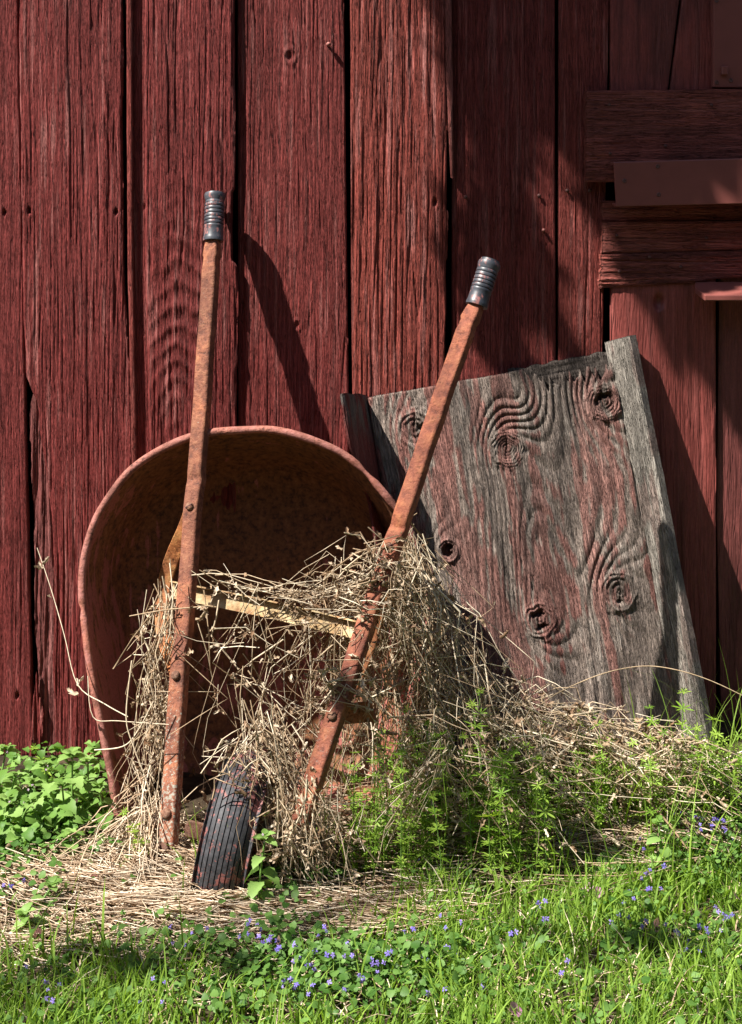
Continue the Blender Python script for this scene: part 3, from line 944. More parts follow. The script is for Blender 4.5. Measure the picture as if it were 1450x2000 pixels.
# left side board: splayed outwards, inner face in shade
lU = (pN * 1.0 - pU * 0.27).normalized()
lN = (pU - lU * pU.dot(lU)).normalized()
def left_c(u, v, h, el, er):
    c = red_c(45, base=(0.20, 0.05, 0.045), fade=0.1, bare=0.2)(u, v, h, el, er)
    m = (sstep(PLn - 0.12, PLn - 0.03, v) * sstep(0.4, 0.6, fbm(u * 40, v * 12, 5, 3)))[..., None]
    return c * (1 - m) + np.array((0.16, 0.14, 0.125)) * m
lo = plank('side_board', panel, BL - pU * 0.003, lU, pV, lN, 0.14, PLn + 0.008, lambda v: -0.02 + 0 * v, lambda v: 0.085 + 0.077 * sstep(PLn - 0.24, PLn - 0.08, v) + 0.003 * 2 * (fbm(v * 8, v * 0, 13, 3) - 0.5), 0.008,
           red_h(47, amp=0.0007, crack=0.8), left_c, M['red_board'], 0.0025, 0.005, eT=lambda u: 0.006 * (fbm(u * 60, u * 0, 4, 3) - 0.5), seed=37)
lo['label'] = 'red splayed side board in shade'


# ================================================================== wheelbarrow tray, leaning concave side out
tray = empty('wheelbarrow_tray', tuple(P(480, 1630, 0.38)))
tag(tray, 'rusty steel wheelbarrow tray with round top rim leaning against the red wall', 'tray')
RIM = [(236, 1612), (214, 1500), (196, 1400), (179, 1310), (166, 1220), (160, 1150), (168, 1080), (190, 1010), (225, 953), (270, 908), (330, 870), (400, 848), (480, 839),
       (550, 843), (620, 862), (685, 898), (745, 955), (793, 1025), (822, 1100), (836, 1180), (836, 1260), (826, 1350), (806, 1450), (784, 1540), (758, 1600),
       (700, 1628), (600, 1640), (490, 1645), (380, 1644), (290, 1636)]
def rim_d(py): return float(np.interp(py, [839, 1645], [0.215, 0.385]))
rimp = [P(a, b, rim_d(b)) for a, b in RIM]
n0 = len(rimp)
rim = []
for i in range(n0):
    p0, p1, p2, p3 = rimp[i - 1], rimp[i], rimp[(i + 1) % n0], rimp[(i + 2) % n0]
    for k in range(5):
        t = k / 5
        rim.append(0.5 * ((2 * p1) + (p2 - p0) * t + (2 * p0 - 5 * p1 + 4 * p2 - p3) * t * t + (3 * p1 - p0 - 3 * p2 + p3) * t ** 3))
NR = len(rim)
# small dents in the old rim
for i, p in enumerate(rim):
    rim[i] = p + Vector((0.0012 * math.sin(i * 0.37), 0.003 * math.sin(i * 0.23 + 1), 0.0012 * math.sin(i * 0.61)))
tn = Vector((0, 1, -0.2)).normalized()
tc = sum(rim, Vector()) / NR + Vector((-0.01, 0, -0.02))
prof = [(0.0, 0.0), (0.02, 0.018), (0.05, 0.06), (0.085, 0.11), (0.12, 0.158), (0.16, 0.198), (0.215, 0.222), (0.30, 0.233), (0.42, 0.236), (0.6, 0.237), (0.78, 0.237), (0.92, 0.237), (0.995, 0.237)]
tv = []; pa = []
for a, dep in prof:
    for i, p in enumerate(rim):
        q = p.lerp(tc, a)
        q = q + tn * dep * (1 + 0.26 * float(sstep(0.60, 0.20, q.z)))
        q += tn * 0.004 * (float(vn(q.x * 9, q.z * 9, 3)) - 0.5)
        tv.append(q)
        edgy = float(sstep(0.20, 0.02, a))
        pa.append(0.30 + 0.14 * float(sstep(-0.40, -0.58, q.x)) * (0.5 + 0.5 * float(sstep(0.70, 0.50, q.z))) + 0.16 * float(sstep(0.50, 0.20, q.z)) + 0.06 * edgy)
tf = []
for j in range(len(prof) - 1):
    for i in range(NR):
        tf.append((j * NR + i, j * NR + (i + 1) % NR, (j + 1) * NR + (i + 1) % NR, (j + 1) * NR + i))
bm_ = mesh('basin', tv, np.array(tf), M['tray'], True, {'paint': ('FLOAT', pa)})
basin = keep(obj('basin', bm_), tray)
sol = basin.modifiers.new('thickness', 'SOLIDIFY'); sol.thickness = 0.002; sol.offset = 0
rb = MB()
rs = []
for i, p in enumerate(rim):
    k = 1.0 + 0.10 * (float(vn(i * 0.31, 0.0, 5)) - 0.5) - (0.45 if i in (77, 78, 83, 84, 88, 22) else 0)
    rs.append((k, k))
rb.sweep([p - tn * 0.002 for p in rim], circ(0.0085, 10), lambda i: tn, closed=True, scales=rs)
rb.build('rim', M['rim'], tray, True)

# ================================================================== wheelbarrow frame: two handles, legs, brace, wheel
frame = empty('wheelbarrow', tuple(P(460, 1740, 0.6)))
tag(frame, 'upended wheelbarrow without its tray, two rusty handles up, black tyre down in straw', 'wheelbarrow')


def handle_d(right, py):
    return float(np.interp(py, [512, 1640], [0.35, 0.68])) if right else float(np.interp(py, [378, 1700], [0.046, 0.535]))


HLp = [(420.5, 382), (417, 468), (414.5, 500), (405, 640), (389, 870), (377, 1000), (362, 1200), (350, 1330), (340, 1480), (331, 1620), (325, 1712)]
HRp = [(956, 517), (932, 594), (918, 625), (876, 742), (836, 860), (790, 1000), (765, 1073), (722, 1200), (686, 1310), (640, 1445), (610, 1535), (592, 1592), (585, 1612)]
HL = [P(a, b, handle_d(False, b)) for a, b in HLp]
HR = [P(a, b, handle_d(True, b)) for a, b in HRp]
cdir = ((HL[-2] - HL[2]).normalized() + (HR[-2] - HR[2]).normalized()).normalized()      # down the frame
CR = (HR[0] - HL[0]); CR = (CR - cdir * CR.dot(cdir)).normalized()                          # across, left to right
FN = cdir.cross(CR).normalized()
if FN.y > 0: FN = -FN                                                                          # out of the frame, to the viewer


def along(hp, pts, py):
    """point on a handle's axis at picture height py"""
    for i in range(len(hp) - 1):
        if hp[i][1] <= py <= hp[i + 1][1]:
            t = (py - hp[i][1]) / (hp[i + 1][1] - hp[i][1])
            return pts[i].lerp(pts[i + 1], t)
    return pts[-1].copy()


def build_handle(hp, pts, mat, lab, bolts, dents=()):
    b = MB()
    path = []; sc = []
    top, low = pts[1], pts[2]
    body = [pts[1] + (pts[0] - pts[1]) * 0.1, pts[1], pts[1].lerp(pts[2], 0.45), pts[2]]
    bs = [(0.66, 0.85), (0.72, 0.9), (0.92, 1.0), (1.06, 1.05)]
    path += body; sc += bs
    full = smooth_path(pts[2:], 14)[1:]
    zd = [along(hp, pts, y).z for y in dents]
    for i, p in enumerate(full):
        g = sum(math.exp(-((p.z - z) / 0.011) ** 2) for z in zd)
        path.append(p + FN * (0.0010 * math.sin(i * 0.5) - 0.0032 * g))
        w = 1.0 + 0.02 * math.sin(i * 0.37) - (0.10 if i < 3 else 0) + 0.05 * g
        sc.append((w, 1.0 + 0.03 * math.sin(i * 0.8) - 0.12 * g))
    b.sweep(path, rrect(0.0170, 0.0145, 0.0060, 4), CR, scales=sc)
    h = b.build('handle', mat, frame, auto=50)
    h['label'] = lab
    # ribbed rubber grip
    g = MB()
    ax = (pts[0] - pts[1]); L = ax.length; ax.normalize()
    pr = [(0.0182, -0.004), (0.0226, -0.004), (0.0233, 0.001), (0.0227, 0.004), (0.0220, 0.008), (0.0216, 0.02)]
    z = 0.026
    for k in range(7):
        pr += [(0.0216 + 0.0006 * math.sin(k / 6 * 3.1), z), (0.0222, z + 0.0015), (0.0222, z + 0.0055), (0.0216, z + 0.0065), (0.0194, z + 0.0072), (0.0194, z + 0.0078)]
        z += 0.0082
    pr += [(0.0211, z), (0.0205, z + 0.006), (0.0202, z + 0.012), (0.0211, L - 0.012), (0.0233, L - 0.005), (0.0238, L), (0.0229, L + 0.004), (0.0182, L + 0.006), (0.0066, L + 0.0065)]
    g.lathe(pts[1], ax, pr, 28)
    go = g.build('grip', M['grip'], None, auto=40)
    keep_local(go, h)
    for py, slot, rr in bolts:
        c = along(hp, pts, py) + FN * 0.0155
        q = MB()
        q.lathe(c, FN, [(rr, -0.002), (rr, 0.0015), (rr * 0.93, 0.004), (rr * 0.7, 0.0062), (rr * 0.35, 0.0072), (0.0005, 0.0075)], 18)
        bo_ = q.build('bolt', M['bolt'], None, auto=50)
        keep_local(bo_, h)
        if slot:
            q = MB(); a = (CR * 0.8 - cdir * 0.6).normalized(); c2 = FN.cross(a)
            q.box(c + FN * 0.0066, a * rr * 0.92, c2 * 0.0009, FN * 0.0012)
            sl_ = q.build('slot', M['nail_dark'], None); keep_local(sl_, h)
    return h


def keep_local(o, part):
    """o was built in world space; part is world-built and parented to an Empty by an inverse translation"""
    o.parent = part
    return o


hl = build_handle(HLp, HL, M['rust'], 'left handle, brown rust with grey lichen low down', [(992, True, 0.0088), (1321, False, 0.0095), (1590, False, 0.0105), (1657, False, 0.0105)], (938,))
hr = build_handle(HRp, HR, M['rust_right'], 'right handle, orange rust, half buried in dead vines', [(1071, True, 0.0088), (1400, False, 0.009)], (1032,))


BK = Vector((-0.12, 0.97, -0.15)).normalized()


def leg(hp, pts, y0, y1, side, k=1.0, w=0.016):
    a = along(hp, pts, y0); c = along(hp, pts, y1)
    def q(t, back, out): return a.lerp(c, t) + BK * back * k + CR * side * out * k
    path = smooth_path([q(-0.06, 0.019, 0.004), q(0.03, 0.021, 0.006), q(0.16, 0.04, 0.018), q(0.33, 0.085, 0.038), q(0.52, 0.125, 0.052), q(0.72, 0.120, 0.050), q(0.86, 0.085, 0.036), q(0.945, 0.035, 0.016), q(1.0, 0.021, 0.006), q(1.06, 0.019, 0.004)], 4)
    b = MB()
    b.sweep(path, rrect(w, 0.0028, 0.0012, 1), CR)
    b.build('leg', M['rust_leg'], frame, auto=40)
    return q(0.54, 0.118, 0.030)


l1 = leg(HLp, HL, 995, 1318, -1)
r1 = leg(HRp, HR, 1072, 1395, 1, 0.75, 0.009)
b = MB()
bd = (r1 - l1).normalized(); bu = FN.cross(bd).normalized()
bp = [l1.lerp(r1, t) + bu * 0.004 * math.sin(t * 3) for t in np.linspace(0, 1, 14)]
b.sweep(bp, [(-0.017, 0.002), (0.014, 0.002), (0.014, 0.018), (0.017, 0.018), (0.017, -0.002), (-0.017, -0.002)], bu)
b.build('cross_brace', M['rust_brace'], frame, auto=30)

# wheel
wl_ = along(HLp, HL, 1624)
WA = Vector((0.972, -0.10, -0.19)).normalized()
WC = P(459, 1640, 0.57)
wl_ = WC - WA * 0.118
wr_ = WC + WA * 0.115
WR, WW = 0.163, 0.056
pr = [(0.082, -0.036), (0.100, -0.042), (0.125, -0.048), (0.141, -0.0495), (0.149, -0.0475)]
ribs = 9
for k in range(ribs):
    h0 = -0.044 + k * 0.088 / ribs; h1 = h0 + 0.088 / ribs - 0.0022
    for h_ in (h0, (h0 + h1) / 2, h1):
        pr.append((WR - 0.020 * (abs(h_) / 0.044) ** 2.6, h_))
    if k < ribs - 1:
        for h_ in (h1 + 0.0003, h1 + 0.0019):
            pr.append((WR - 0.020 * (abs(h_) / 0.044) ** 2.6 - 0.0048, h_))
pr += [(0.149, 0.0475), (0.141, 0.0495), (0.125, 0.048), (0.100, 0.042), (0.082, 0.036), (0.082, -0.036)]
q = MB(); q.lathe(WC, WA, pr, 96, cap=False)
wheel = q.build('tyre', M['tyre'], frame, auto=35)
q = MB(); q.lathe(WC, WA, [(0.012, -0.05), (0.02, -0.05), (0.02, -0.03), (0.06, -0.022), (0.076, -0.03), (0.0835, -0.04), (0.0835, 0.04), (0.076, 0.03), (0.06, 0.022), (0.02, 0.03), (0.02, 0.05), (0.012, 0.05)], 40)
q.build('wheel_rim', M['rust'], frame, auto=40)
q = MB(); q.lathe(wl_ + WA * 0.02, WA, [(0.009, 0.0), (0.009, (wr_ - wl_).length - 0.03)], 14)
for s_, c_ in ((1, wl_), (-1, wr_)):
    q.box(c_ + WA * s_ * 0.045, WA * 0.02, cdir * 0.016, FN * 0.010, 0.003)
q.build('axle', M['bolt'], frame, auto=40)
# bar from the right handle's end down to the hub
q = MB()
q.sweep(smooth_path([HR[-1] - (HR[-1] - HR[-2]).normalized() * 0.03 + BK * 0.02, HR[-1] + BK * 0.03, wr_ + WA * 0.012 + Vector((0, 0, 0.03)), wr_ + WA * 0.005], 4), rrect(0.014, 0.004, 0.002, 1), CR)
q.build('fork_bar', M['rust_right'], frame, auto=40)
# nose plate between tray and right handle
q = MB()
q.box(P(700, 1392, 0.56), (0.030, -0.004, 0.004), (0.002, 0.002, 0), (-0.006, -0.008, 0.022), 0.001)
q.build('bracket_plate', M['rust_right'], frame)


# ================================================================== plants: batch builders
def tubes(name, lines, radii, mat, sides=3, tints=None, taper=0.55):
    """all polylines (each an (n,3) array) as thin tubes in one mesh"""
    Vs = []; Fs = []; Ts = []; n = 0
    ang = np.arange(sides) * 2 * np.pi / sides
    ca, sa = np.cos(ang), np.sin(ang)
    for li, L in enumerate(lines):
        L = np.asarray(L, float); m = len(L)
        t = np.gradient(L, axis=0); t /= np.linalg.norm(t, axis=1, keepdims=True) + 1e-9
        ref = np.array([0.31, 0.83, 0.47])
        a = np.cross(t, ref); a /= np.linalg.norm(a, axis=1, keepdims=True) + 1e-9
        b = np.cross(t, a)
        r = radii[li] * np.linspace(1, taper, m)[:, None, None]
        ring = L[:, None, :] + r * (a[:, None, :] * ca[None, :, None] + b[:, None, :] * sa[None, :, None])
        Vs.append(ring.reshape(-1, 3))
        i = np.arange(m - 1)[:, None] * sides; k = np.arange(sides)[None, :]; k2 = (k + 1) % sides
        Fs.append(np.stack([n + i + k, n + i + k2, n + i + sides + k2, n + i + sides + k], -1).reshape(-1, 4))
        Ts.append(np.full(m * sides, 0.5 if tints is None else tints[li]))
        n += m * sides
    return mesh(name, np.concatenate(Vs), np.concatenate(Fs), mat, True, {'tint': ('FLOAT', np.concatenate(Ts))})


def basis(dirs, ups):
    """(N,3,3) with columns side, forward, up"""
    f = dirs / (np.linalg.norm(dirs, axis=1, keepdims=True) + 1e-9)
    s = np.cross(f, ups); s /= np.linalg.norm(s, axis=1, keepdims=True) + 1e-9
    u = np.cross(s, f)
    return np.stack([s, f, u], -1)


def scatter(name, tv, tf, pos, B, scale, mat, tints, smooth=True):
    tv = np.asarray(tv, float); N = len(pos)
    V = np.einsum('nij,kj->nki', B, tv) * np.asarray(scale).reshape(N, 1, -1) + np.asarray(pos)[:, None, :]
    k = len(tv)
    F = (np.asarray(tf)[None] + (np.arange(N) * k)[:, None, None]).reshape(-1, np.asarray(tf).shape[1])
    return mesh(name, V.reshape(-1, 3), F, mat, smooth, {'tint': ('FLOAT', np.repeat(tints, k))})


def leaf_template(widths, fold=0.25, droop=0.25, tip=1.0):
    """blade along +y, length 1, upper side +z; widths = half widths at stations"""
    m = len(widths); V = []
    for i, w in enumerate(widths):
        y = i / (m - 1) * tip; zc = -droop * y * y
        V += [(-w, y, zc + fold * w), (0, y + (0.02 if 0 < i < m - 1 else 0), zc), (w, y, zc + fold * w)]
    F = []
    for i in range(m - 1):
        a = i * 3; F += [(a, a + 1, a + 4, a + 3), (a + 1, a + 2, a + 5, a + 4)]
    return np.array(V), np.array(F)


NETTLE = leaf_template([0.05, 0.40, 0.36, 0.43, 0.34, 0.36, 0.24, 0.23, 0.10, 0.0], 0.28, 0.35)
IVY = leaf_template([0.30, 0.52, 0.44, 0.56, 0.46, 0.50, 0.34, 0.30, 0.0], 0.22, 0.15, 0.95)
NARROW = leaf_template([0.02, 0.075, 0.105, 0.085, 0.0], 0.5, -0.12)
DRY = leaf_template([0.04, 0.26, 0.16, 0.32, 0.12, 0.22, 0.05], -1.3, 0.9)
DRY[0][:, 2] += 0.16 * np.sin(DRY[0][:, 1] * 9) + 0.1 * np.sin(DRY[0][:, 0] * 14)
DRY[0][:, 0] += 0.15 * np.sin(DRY[0][:, 1] * 5)
BROAD = leaf_template([0.05, 0.10, 0.22, 0.30, 0.32, 0.26, 0.14, 0.0], 0.35, 0.35)


def rand_line(p0, p1, n=8, sag=0.0, jit=0.02, kink=2.0):
    """an angular dead stem from p0 to p1: straight pieces with a joint between each two"""
    p0 = np.array(p0, float); p1 = np.array(p1, float)
    m = max(3, n // 2 + 1)
    t = np.linspace(0, 1, m)
    if m > 2:
        t[1:-1] += rng.uniform(-0.42, 0.42, m - 2) / m
    L = p0 + (p1 - p0) * t[:, None]
    L[:, 2] -= sag * 4 * t * (1 - t)
    off = rng.normal(0, jit * 1.5, (m, 3)); off[:, 1] *= 0.6; off[0] *= 0.3
    L = L + off
    # soften each piece with a slight bow
    out = [L[0]]
    for k in range(m - 1):
        s = np.linalg.norm(L[k + 1] - L[k])
        out += [(L[k] + L[k + 1]) / 2 + rng.normal(0, 0.03 * s, 3), L[k + 1]]
    return np.array(out)


# ------------------------------------------------------------------ dead vines over the barrow
vines = []; vrad = []; vtint = []
def vine(a, b, n=8, sag=0.0, jit=0.02, r=(0.0007, 0.0016), tint=(0.2, 1.0)):
    vines.append(rand_line(P(*a), P(*b), n, sag, jit)); vrad.append(rng.uniform(*r) * (1.6 if rng.random() < 0.14 else 1.0)); vtint.append(rng.uniform(*tint))
U_ = rng.uniform
def Nn(m, s): return float(rng.normal(m, s))

for k in range(30):      # left bundle hanging off the brace and leg
    vine((Nn(322, 16), Nn(1150, 30), U_(0.30, 0.38)), (Nn(290, 22), Nn(1630, 45), U_(0.36, 0.45)), 11, 0, 0.018)
for k in range(34):
    y = U_(1150, 1500); vine((Nn(302, 15), y, U_(0.33, 0.40)), (Nn(298, 17), y + U_(40, 150), U_(0.33, 0.42)), 5, 0, 0.016)
for k in range(24):      # draped along the brace
    a = U_(370, 600); vine((a, 1125 + 0.16 * (a - 370) + Nn(0, 12), U_(0.36, 0.42)), (a + U_(60, 230), 1140 + 0.15 * (a - 300) + Nn(0, 20), U_(0.37, 0.44)), 6, U_(0, 0.02), 0.010)
for k in range(36):      # loose curtain between the handles
    a = 400 + 330 * U_(0, 1) ** 0.6
    vine((a, 1150 + 0.17 * (a - 370) + Nn(0, 25), U_(0.36, 0.44)), (Nn(a + U_(-110, 60), 30), U_(1400, 1640), U_(0.40, 0.50)), 8, 0, 0.028)
for k in range(58):      # stray crossing stems
    x = 390 + 350 * U_(0, 1) ** 0.8; y = U_(1180, 1480); an = U_(0, 6.28); L = U_(50, 190)
    vine((x, y, U_(0.38, 0.50)), (x + L * math.cos(an), y + L * math.sin(an) * 0.8, U_(0.38, 0.50)), 4, 0, 0.012)
for k in range(56):     # crest over the right handle's leg
    a = U_(0, 1); vine((Nn(775 - 120 * a, 20), Nn(1065 + 75 * a, 20), U_(0.38, 0.45)), (Nn(760 - 230 * a, 60), Nn(1160 + 130 * a, 55), U_(0.38, 0.46)), 6, -0.015, 0.018)
for k in range(58):      # wrapped over the handle itself
    y = Nn(1140, 38) if k < 42 else Nn(1335, 28); hx = 765 - 0.338 * (y - 1073); hd = handle_d(True, y)
    vine((hx - U_(20, 80), y + Nn(0, 25), hd + U_(0.01, 0.03)), (hx + U_(15, 80), y + U_(-30, 110), hd + U_(0.01, 0.04)), 6, -0.01, 0.014)
for k in range(210):     # the heap falling from the crest to the right and down
    a = U_(0, 1)
    s0 = (Nn(785 + 25 * a, 20), Nn(1085, 30), U_(0.34, 0.44))
    ex = 690 + 340 * a + Nn(0, 26); ey = 1560 - 150 * max(0, a - 0.45) / 0.55 + Nn(0, 40)
    vine(s0, (ex, ey, U_(0.32, 0.44) + 0.14 * a), 9, -0.02 * U_(0, 1) * (1 if a > 0.4 else 0.3), 0.024, tint=(0.2, 1.0))
for k in range(36):      # behind the right handle, dense and brown
    x = U_(590, 690)
    vine((x + 60, U_(1180, 1300), U_(0.38, 0.45)), (x - U_(0, 70), U_(1480, 1660), U_(0.42, 0.50)), 8, 0, 0.02, tint=(0.1, 0.7))
for k in range(85):      # sheaf to the right of the tyre
    vine((Nn(508, 28), Nn(1440, 45), U_(0.54, 0.66)), (Nn(602, 32), Nn(1690, 45), U_(0.60, 0.72)), 9, -0.03, 0.012, tint=(0.2, 0.95))
for k in range(40):      # loose stems before the end of the right handle
    x = Nn(595, 38)
    vine((x, Nn(1560, 35), U_(0.68, 0.74)), (x + Nn(10, 45), Nn(1690, 35), U_(0.68, 0.76)), 6, 0, 0.016, tint=(0.2, 0.95))
for k in range(12):
    vine((Nn(425, 20), Nn(1500, 30), 0.70), (Nn(520, 25), Nn(1460, 50), 0.66), 6, -0.02, 0.012)
vine((415, 1506, 0.735), (522, 1570, 0.74), 9, -0.012, 0.002, (0.0011, 0.0012), (0.3, 0.4))
for k in range(330):     # lying on the slope against the panel
    x = U_(820, 1330); y0 = 1290 + (x - 820) * 0.30 + abs(Nn(0, 1)) * 75
    y0 = min(y0, 1560)
    an = math.radians(Nn(33, 20)); L = U_(60, 210); dd = float(np.interp(y0, [1290, 1560], [0.34, 0.50])) + U_(-0.04, 0.06)
    vine((x, y0, dd), (x + L * math.cos(an), y0 + L * math.sin(an), dd + U_(0.0, 0.05)), 6, -0.01, 0.012, tint=(0.25, 1.0))
for k in range(30):      # loose ends above the slope
    x = U_(800, 1020); y = 1080 + (x - 800) * 1.0 + U_(40, 160)
    vine((x, y + 180, U_(0.36, 0.45)), (x + U_(-50, 60), y, U_(0.38, 0.46)), 6, 0, 0.016, (0.0007, 0.0011))
for k in range(110):     # stems fallen forward over the green patch
    x = U_(690, 1090); y = U_(1370, 1600); an = Nn(0.9, 0.9); L = U_(50, 230)
    vine((x, y, U_(0.52, 0.66)), (x + L * math.cos(an), min(y + L * abs(math.sin(an)), 1680), U_(0.54, 0.68)), 5, 0, 0.010, tint=(0.3, 1.0))
for k in range(15):      # a sheaf slanting down to the left across it
    vine((Nn(868, 10), Nn(1455, 12), 0.66), (Nn(775, 22), Nn(1600, 25), 0.68), 4, 0, 0.005, tint=(0.3, 1.0))
dead_vines = obj('dead_vines', tubes('dead_vines', vines, vrad, M['vine'], 3, vtint))
tag(dead_vines, 'tangle of dried pale vine stems draped over the wheelbarrow frame', 'vines', kind='stuff')

# shrivelled leaves caught in the vines
pos = []; 
for L in vines:
    if rng.random() < 0.85:
        for _ in range(rng.integers(1, 5)):
            pos.append(L[rng.integers(1, len(L) - 1)] + rng.normal(0, 0.004, 3))
pos = np.array(pos); N_ = len(pos)
dl = scatter('dry_leaves', DRY[0], DRY[1], pos, basis(rng.normal(0, 1, (N_, 3)) + np.array([0, 0, -0.6]), rng.normal(0, 1, (N_, 3))), rng.uniform(0.007, 0.019, N_), M['dry_leaf'], rng.uniform(0.05, 1.0, N_))
dlo = keep(obj('dry_leaves', dl), dead_vines)
dlo['kind'] = 'stuff'

# single stems one can follow
def single(name, label, pts, r, tint, cat='stalk', leaves=0):
    path = smooth_path([P(*p) for p in pts], 5)
    o = obj(name, tubes(name, [np.array([tuple(p) for p in path])], [r], M['vine'], 5, [tint], 0.7))
    tag(o, label, cat)
    return o
st1 = single('dry_stalk', 'thin white dry stalk standing beside the left edge of the tray', [(250, 1400, 0.44), (205, 1375, 0.42), (152, 1337, 0.38), (126, 1240, 0.34), (100, 1150, 0.30), (73, 1070, 0.27)], 0.0012, 0.85)
dry_me = mesh('dry_leaf', DRY[0], DRY[1], M['dry_leaf'], True, {'tint': ('FLOAT', np.full(len(DRY[0]), 0.8))})
for q, s_ in (((82, 1100, 0.285), 0.016), ((86, 1109, 0.285), 0.013), ((79, 1113, 0.285), 0.015), ((152, 1340, 0.38), 0.02), ((154, 1354, 0.38), 0.02), ((101, 1168, 0.30), 0.009)):
    o = bpy.data.objects.new('dry_leaf', dry_me); C.objects.link(o); o.parent = st1
    o.location = P(*q); o.rotation_euler = (U_(2.5, 3.8), U_(-1, 1), U_(0, 6)); o.scale = (s_,) * 3
single('dry_grass_stem', 'long thin straw stem arching across the foot of the wooden panel', [(1058, 1375, 0.44), (1100, 1348, 0.43), (1180, 1315, 0.42), (1255, 1301, 0.42), (1320, 1308, 0.43), (1390, 1330, 0.44), (1470, 1368, 0.45)], 0.0012, 0.5)
single('dry_stalk', 'forked pale stalk crossing the lower left edge of the tray', [(185, 1465, 0.46), (240, 1458, 0.48), (268, 1430, 0.49), (300, 1370, 0.50)], 0.0014, 0.85)
single('dry_stalk', 'pale stalk running level from the tray edge to the left handle', [(172, 1320, 0.43), (182, 1400, 0.45), (232, 1408, 0.47), (330, 1415, 0.50)], 0.0011, 0.8)
single('dry_stalk', 'thick bent stalk slanting down before the tray beside the left handle', [(258, 1290, 0.48), (247, 1400, 0.49), (262, 1460, 0.50), (288, 1530, 0.51), (300, 1590, 0.52)], 0.0016, 0.7)
single('dry_stalk', 'long brown stick leaning over the straw below the wooden panel', [(1225, 1520, 0.50), (1290, 1590, 0.55), (1330, 1640, 0.59), (1365, 1690, 0.62)], 0.0026, 0.15)

# ------------------------------------------------------------------ straw lying on the ground
straw = []; srad = []; stint = []
def straw_at(px, py, ang, L, lift=(0.004, 0.03), bend=0.012, n=5, tint=(0.15, 1.0), r=(0.0009, 0.0017)):
    x, d = gpx(px, py)
    t = np.linspace(-0.5, 0.5, n)
    c, s = math.cos(ang), math.sin(ang)
    xs = x + t * L * c; ds = d + t * L * s
    cv = Nn(0, bend)
    xs = xs - s * cv * (1 - 4 * t * t) ; ds = ds + c * cv * (1 - 4 * t * t)
    ds = np.maximum(ds, 0.03)
    z = G(xs, ds) + U_(*lift) + t * Nn(0, 0.015) + rng.normal(0, 0.002, n)
    straw.append(np.stack([xs, -ds, z], -1)); srad.append(U_(*r)); stint.append(U_(*tint))

for k in range(950):      # left mat, fanning out from the handle's foot
    a = U_(0, 1)
    px = Nn(250, 140); py = 1700 + 0.10 * abs(px - 300) + Nn(0, 50)
    if py < 1600 + 0.5 * max(0, 260 - px) or px < -30: py = 1720 + abs(Nn(0, 40))
    straw_at(px, py, Nn(0.5, 0.45), U_(0.06, 0.22))
for k in range(120):      # sheaf beside the left handle
    x0 = Nn(272, 26)
    p0 = P(min(x0 + 20, 305), Nn(1585, 35), U_(0.38, 0.46)); x1, d1 = gpx(min(x0 + Nn(-40, 70), 292 + Nn(0, 6)), Nn(1700, 30))
    straw.append(rand_line(p0, (x1, -d1, float(G(x1, d1)) + 0.012), 6, -0.012, 0.006)); srad.append(U_(0.0009, 0.0016)); stint.append(U_(0.3, 1.0))
for k in range(750):      # ring in front of the tyre
    px = U_(180, 860); py = 1775 + 22 * math.sin((px - 300) / 200) + Nn(0, 22)
    straw_at(px, py, Nn(0.05, 0.22), U_(0.08, 0.24), tint=(0.2, 1.0))
for k in range(300):      # lower left scatter
    straw_at(U_(-30, 520), 1800 + abs(Nn(0, 45)), Nn(0.2, 0.5), U_(0.05, 0.18), (0.002, 0.02))
for k in range(560):      # centre right, along the slope foot
    px = U_(640, 1300); py = 1650 + Nn(0, 45) + 15 * math.sin(px / 130)
    straw_at(px, py, Nn(-0.05, 0.28), U_(0.08, 0.30), (0.003, 0.045), tint=(0.05, 0.85))
for k in range(520):      # slope below the panel
    px = U_(900, 1400); py = 1450 + (px - 900) * 0.14 + abs(Nn(0, 55))
    straw_at(px, py, Nn(0.55, 0.4), U_(0.08, 0.28), (0.003, 0.05), tint=(0.1, 1.0))
for k in range(420):
    straw_at(U_(0, 1450), U_(1820, 1990), U_(0, 3.1), U_(0.03, 0.10), (0.004, 0.02), tint=(0.3, 0.9))
straw_o = obj('straw', tubes('straw', straw, srad, M['straw'], 3, stint, 0.8))
tag(straw_o, 'mat of dry straw lying on the ground around the wheelbarrow', 'straw', kind='stuff')
# leaf litter between the straw
pos = []
for k in range(650):
    px = U_(0, 1400); x, d = gpx(px, 1640 + 0.06 * abs(px - 500) + Nn(0, 70) if px < 900 else Nn(1560, 70))
    pos.append((x, -d, float(G(x, d)) + U_(0.003, 0.03)))
pos = np.array(pos); N_ = len(pos)
lit = obj('leaf_litter', scatter('leaf_litter', DRY[0], DRY[1], pos, basis(rng.normal(0, 1, (N_, 3)) * np.array([1, 1, 0.4]), rng.normal(0, 0.5, (N_, 3)) + np.array([0, 0, 1.0])), rng.uniform(0.01, 0.026, N_), M['dry_leaf'], rng.uniform(0.0, 0.9, N_)))
tag(lit, 'shrivelled brown leaves scattered through the straw', 'leaves', kind='stuff')

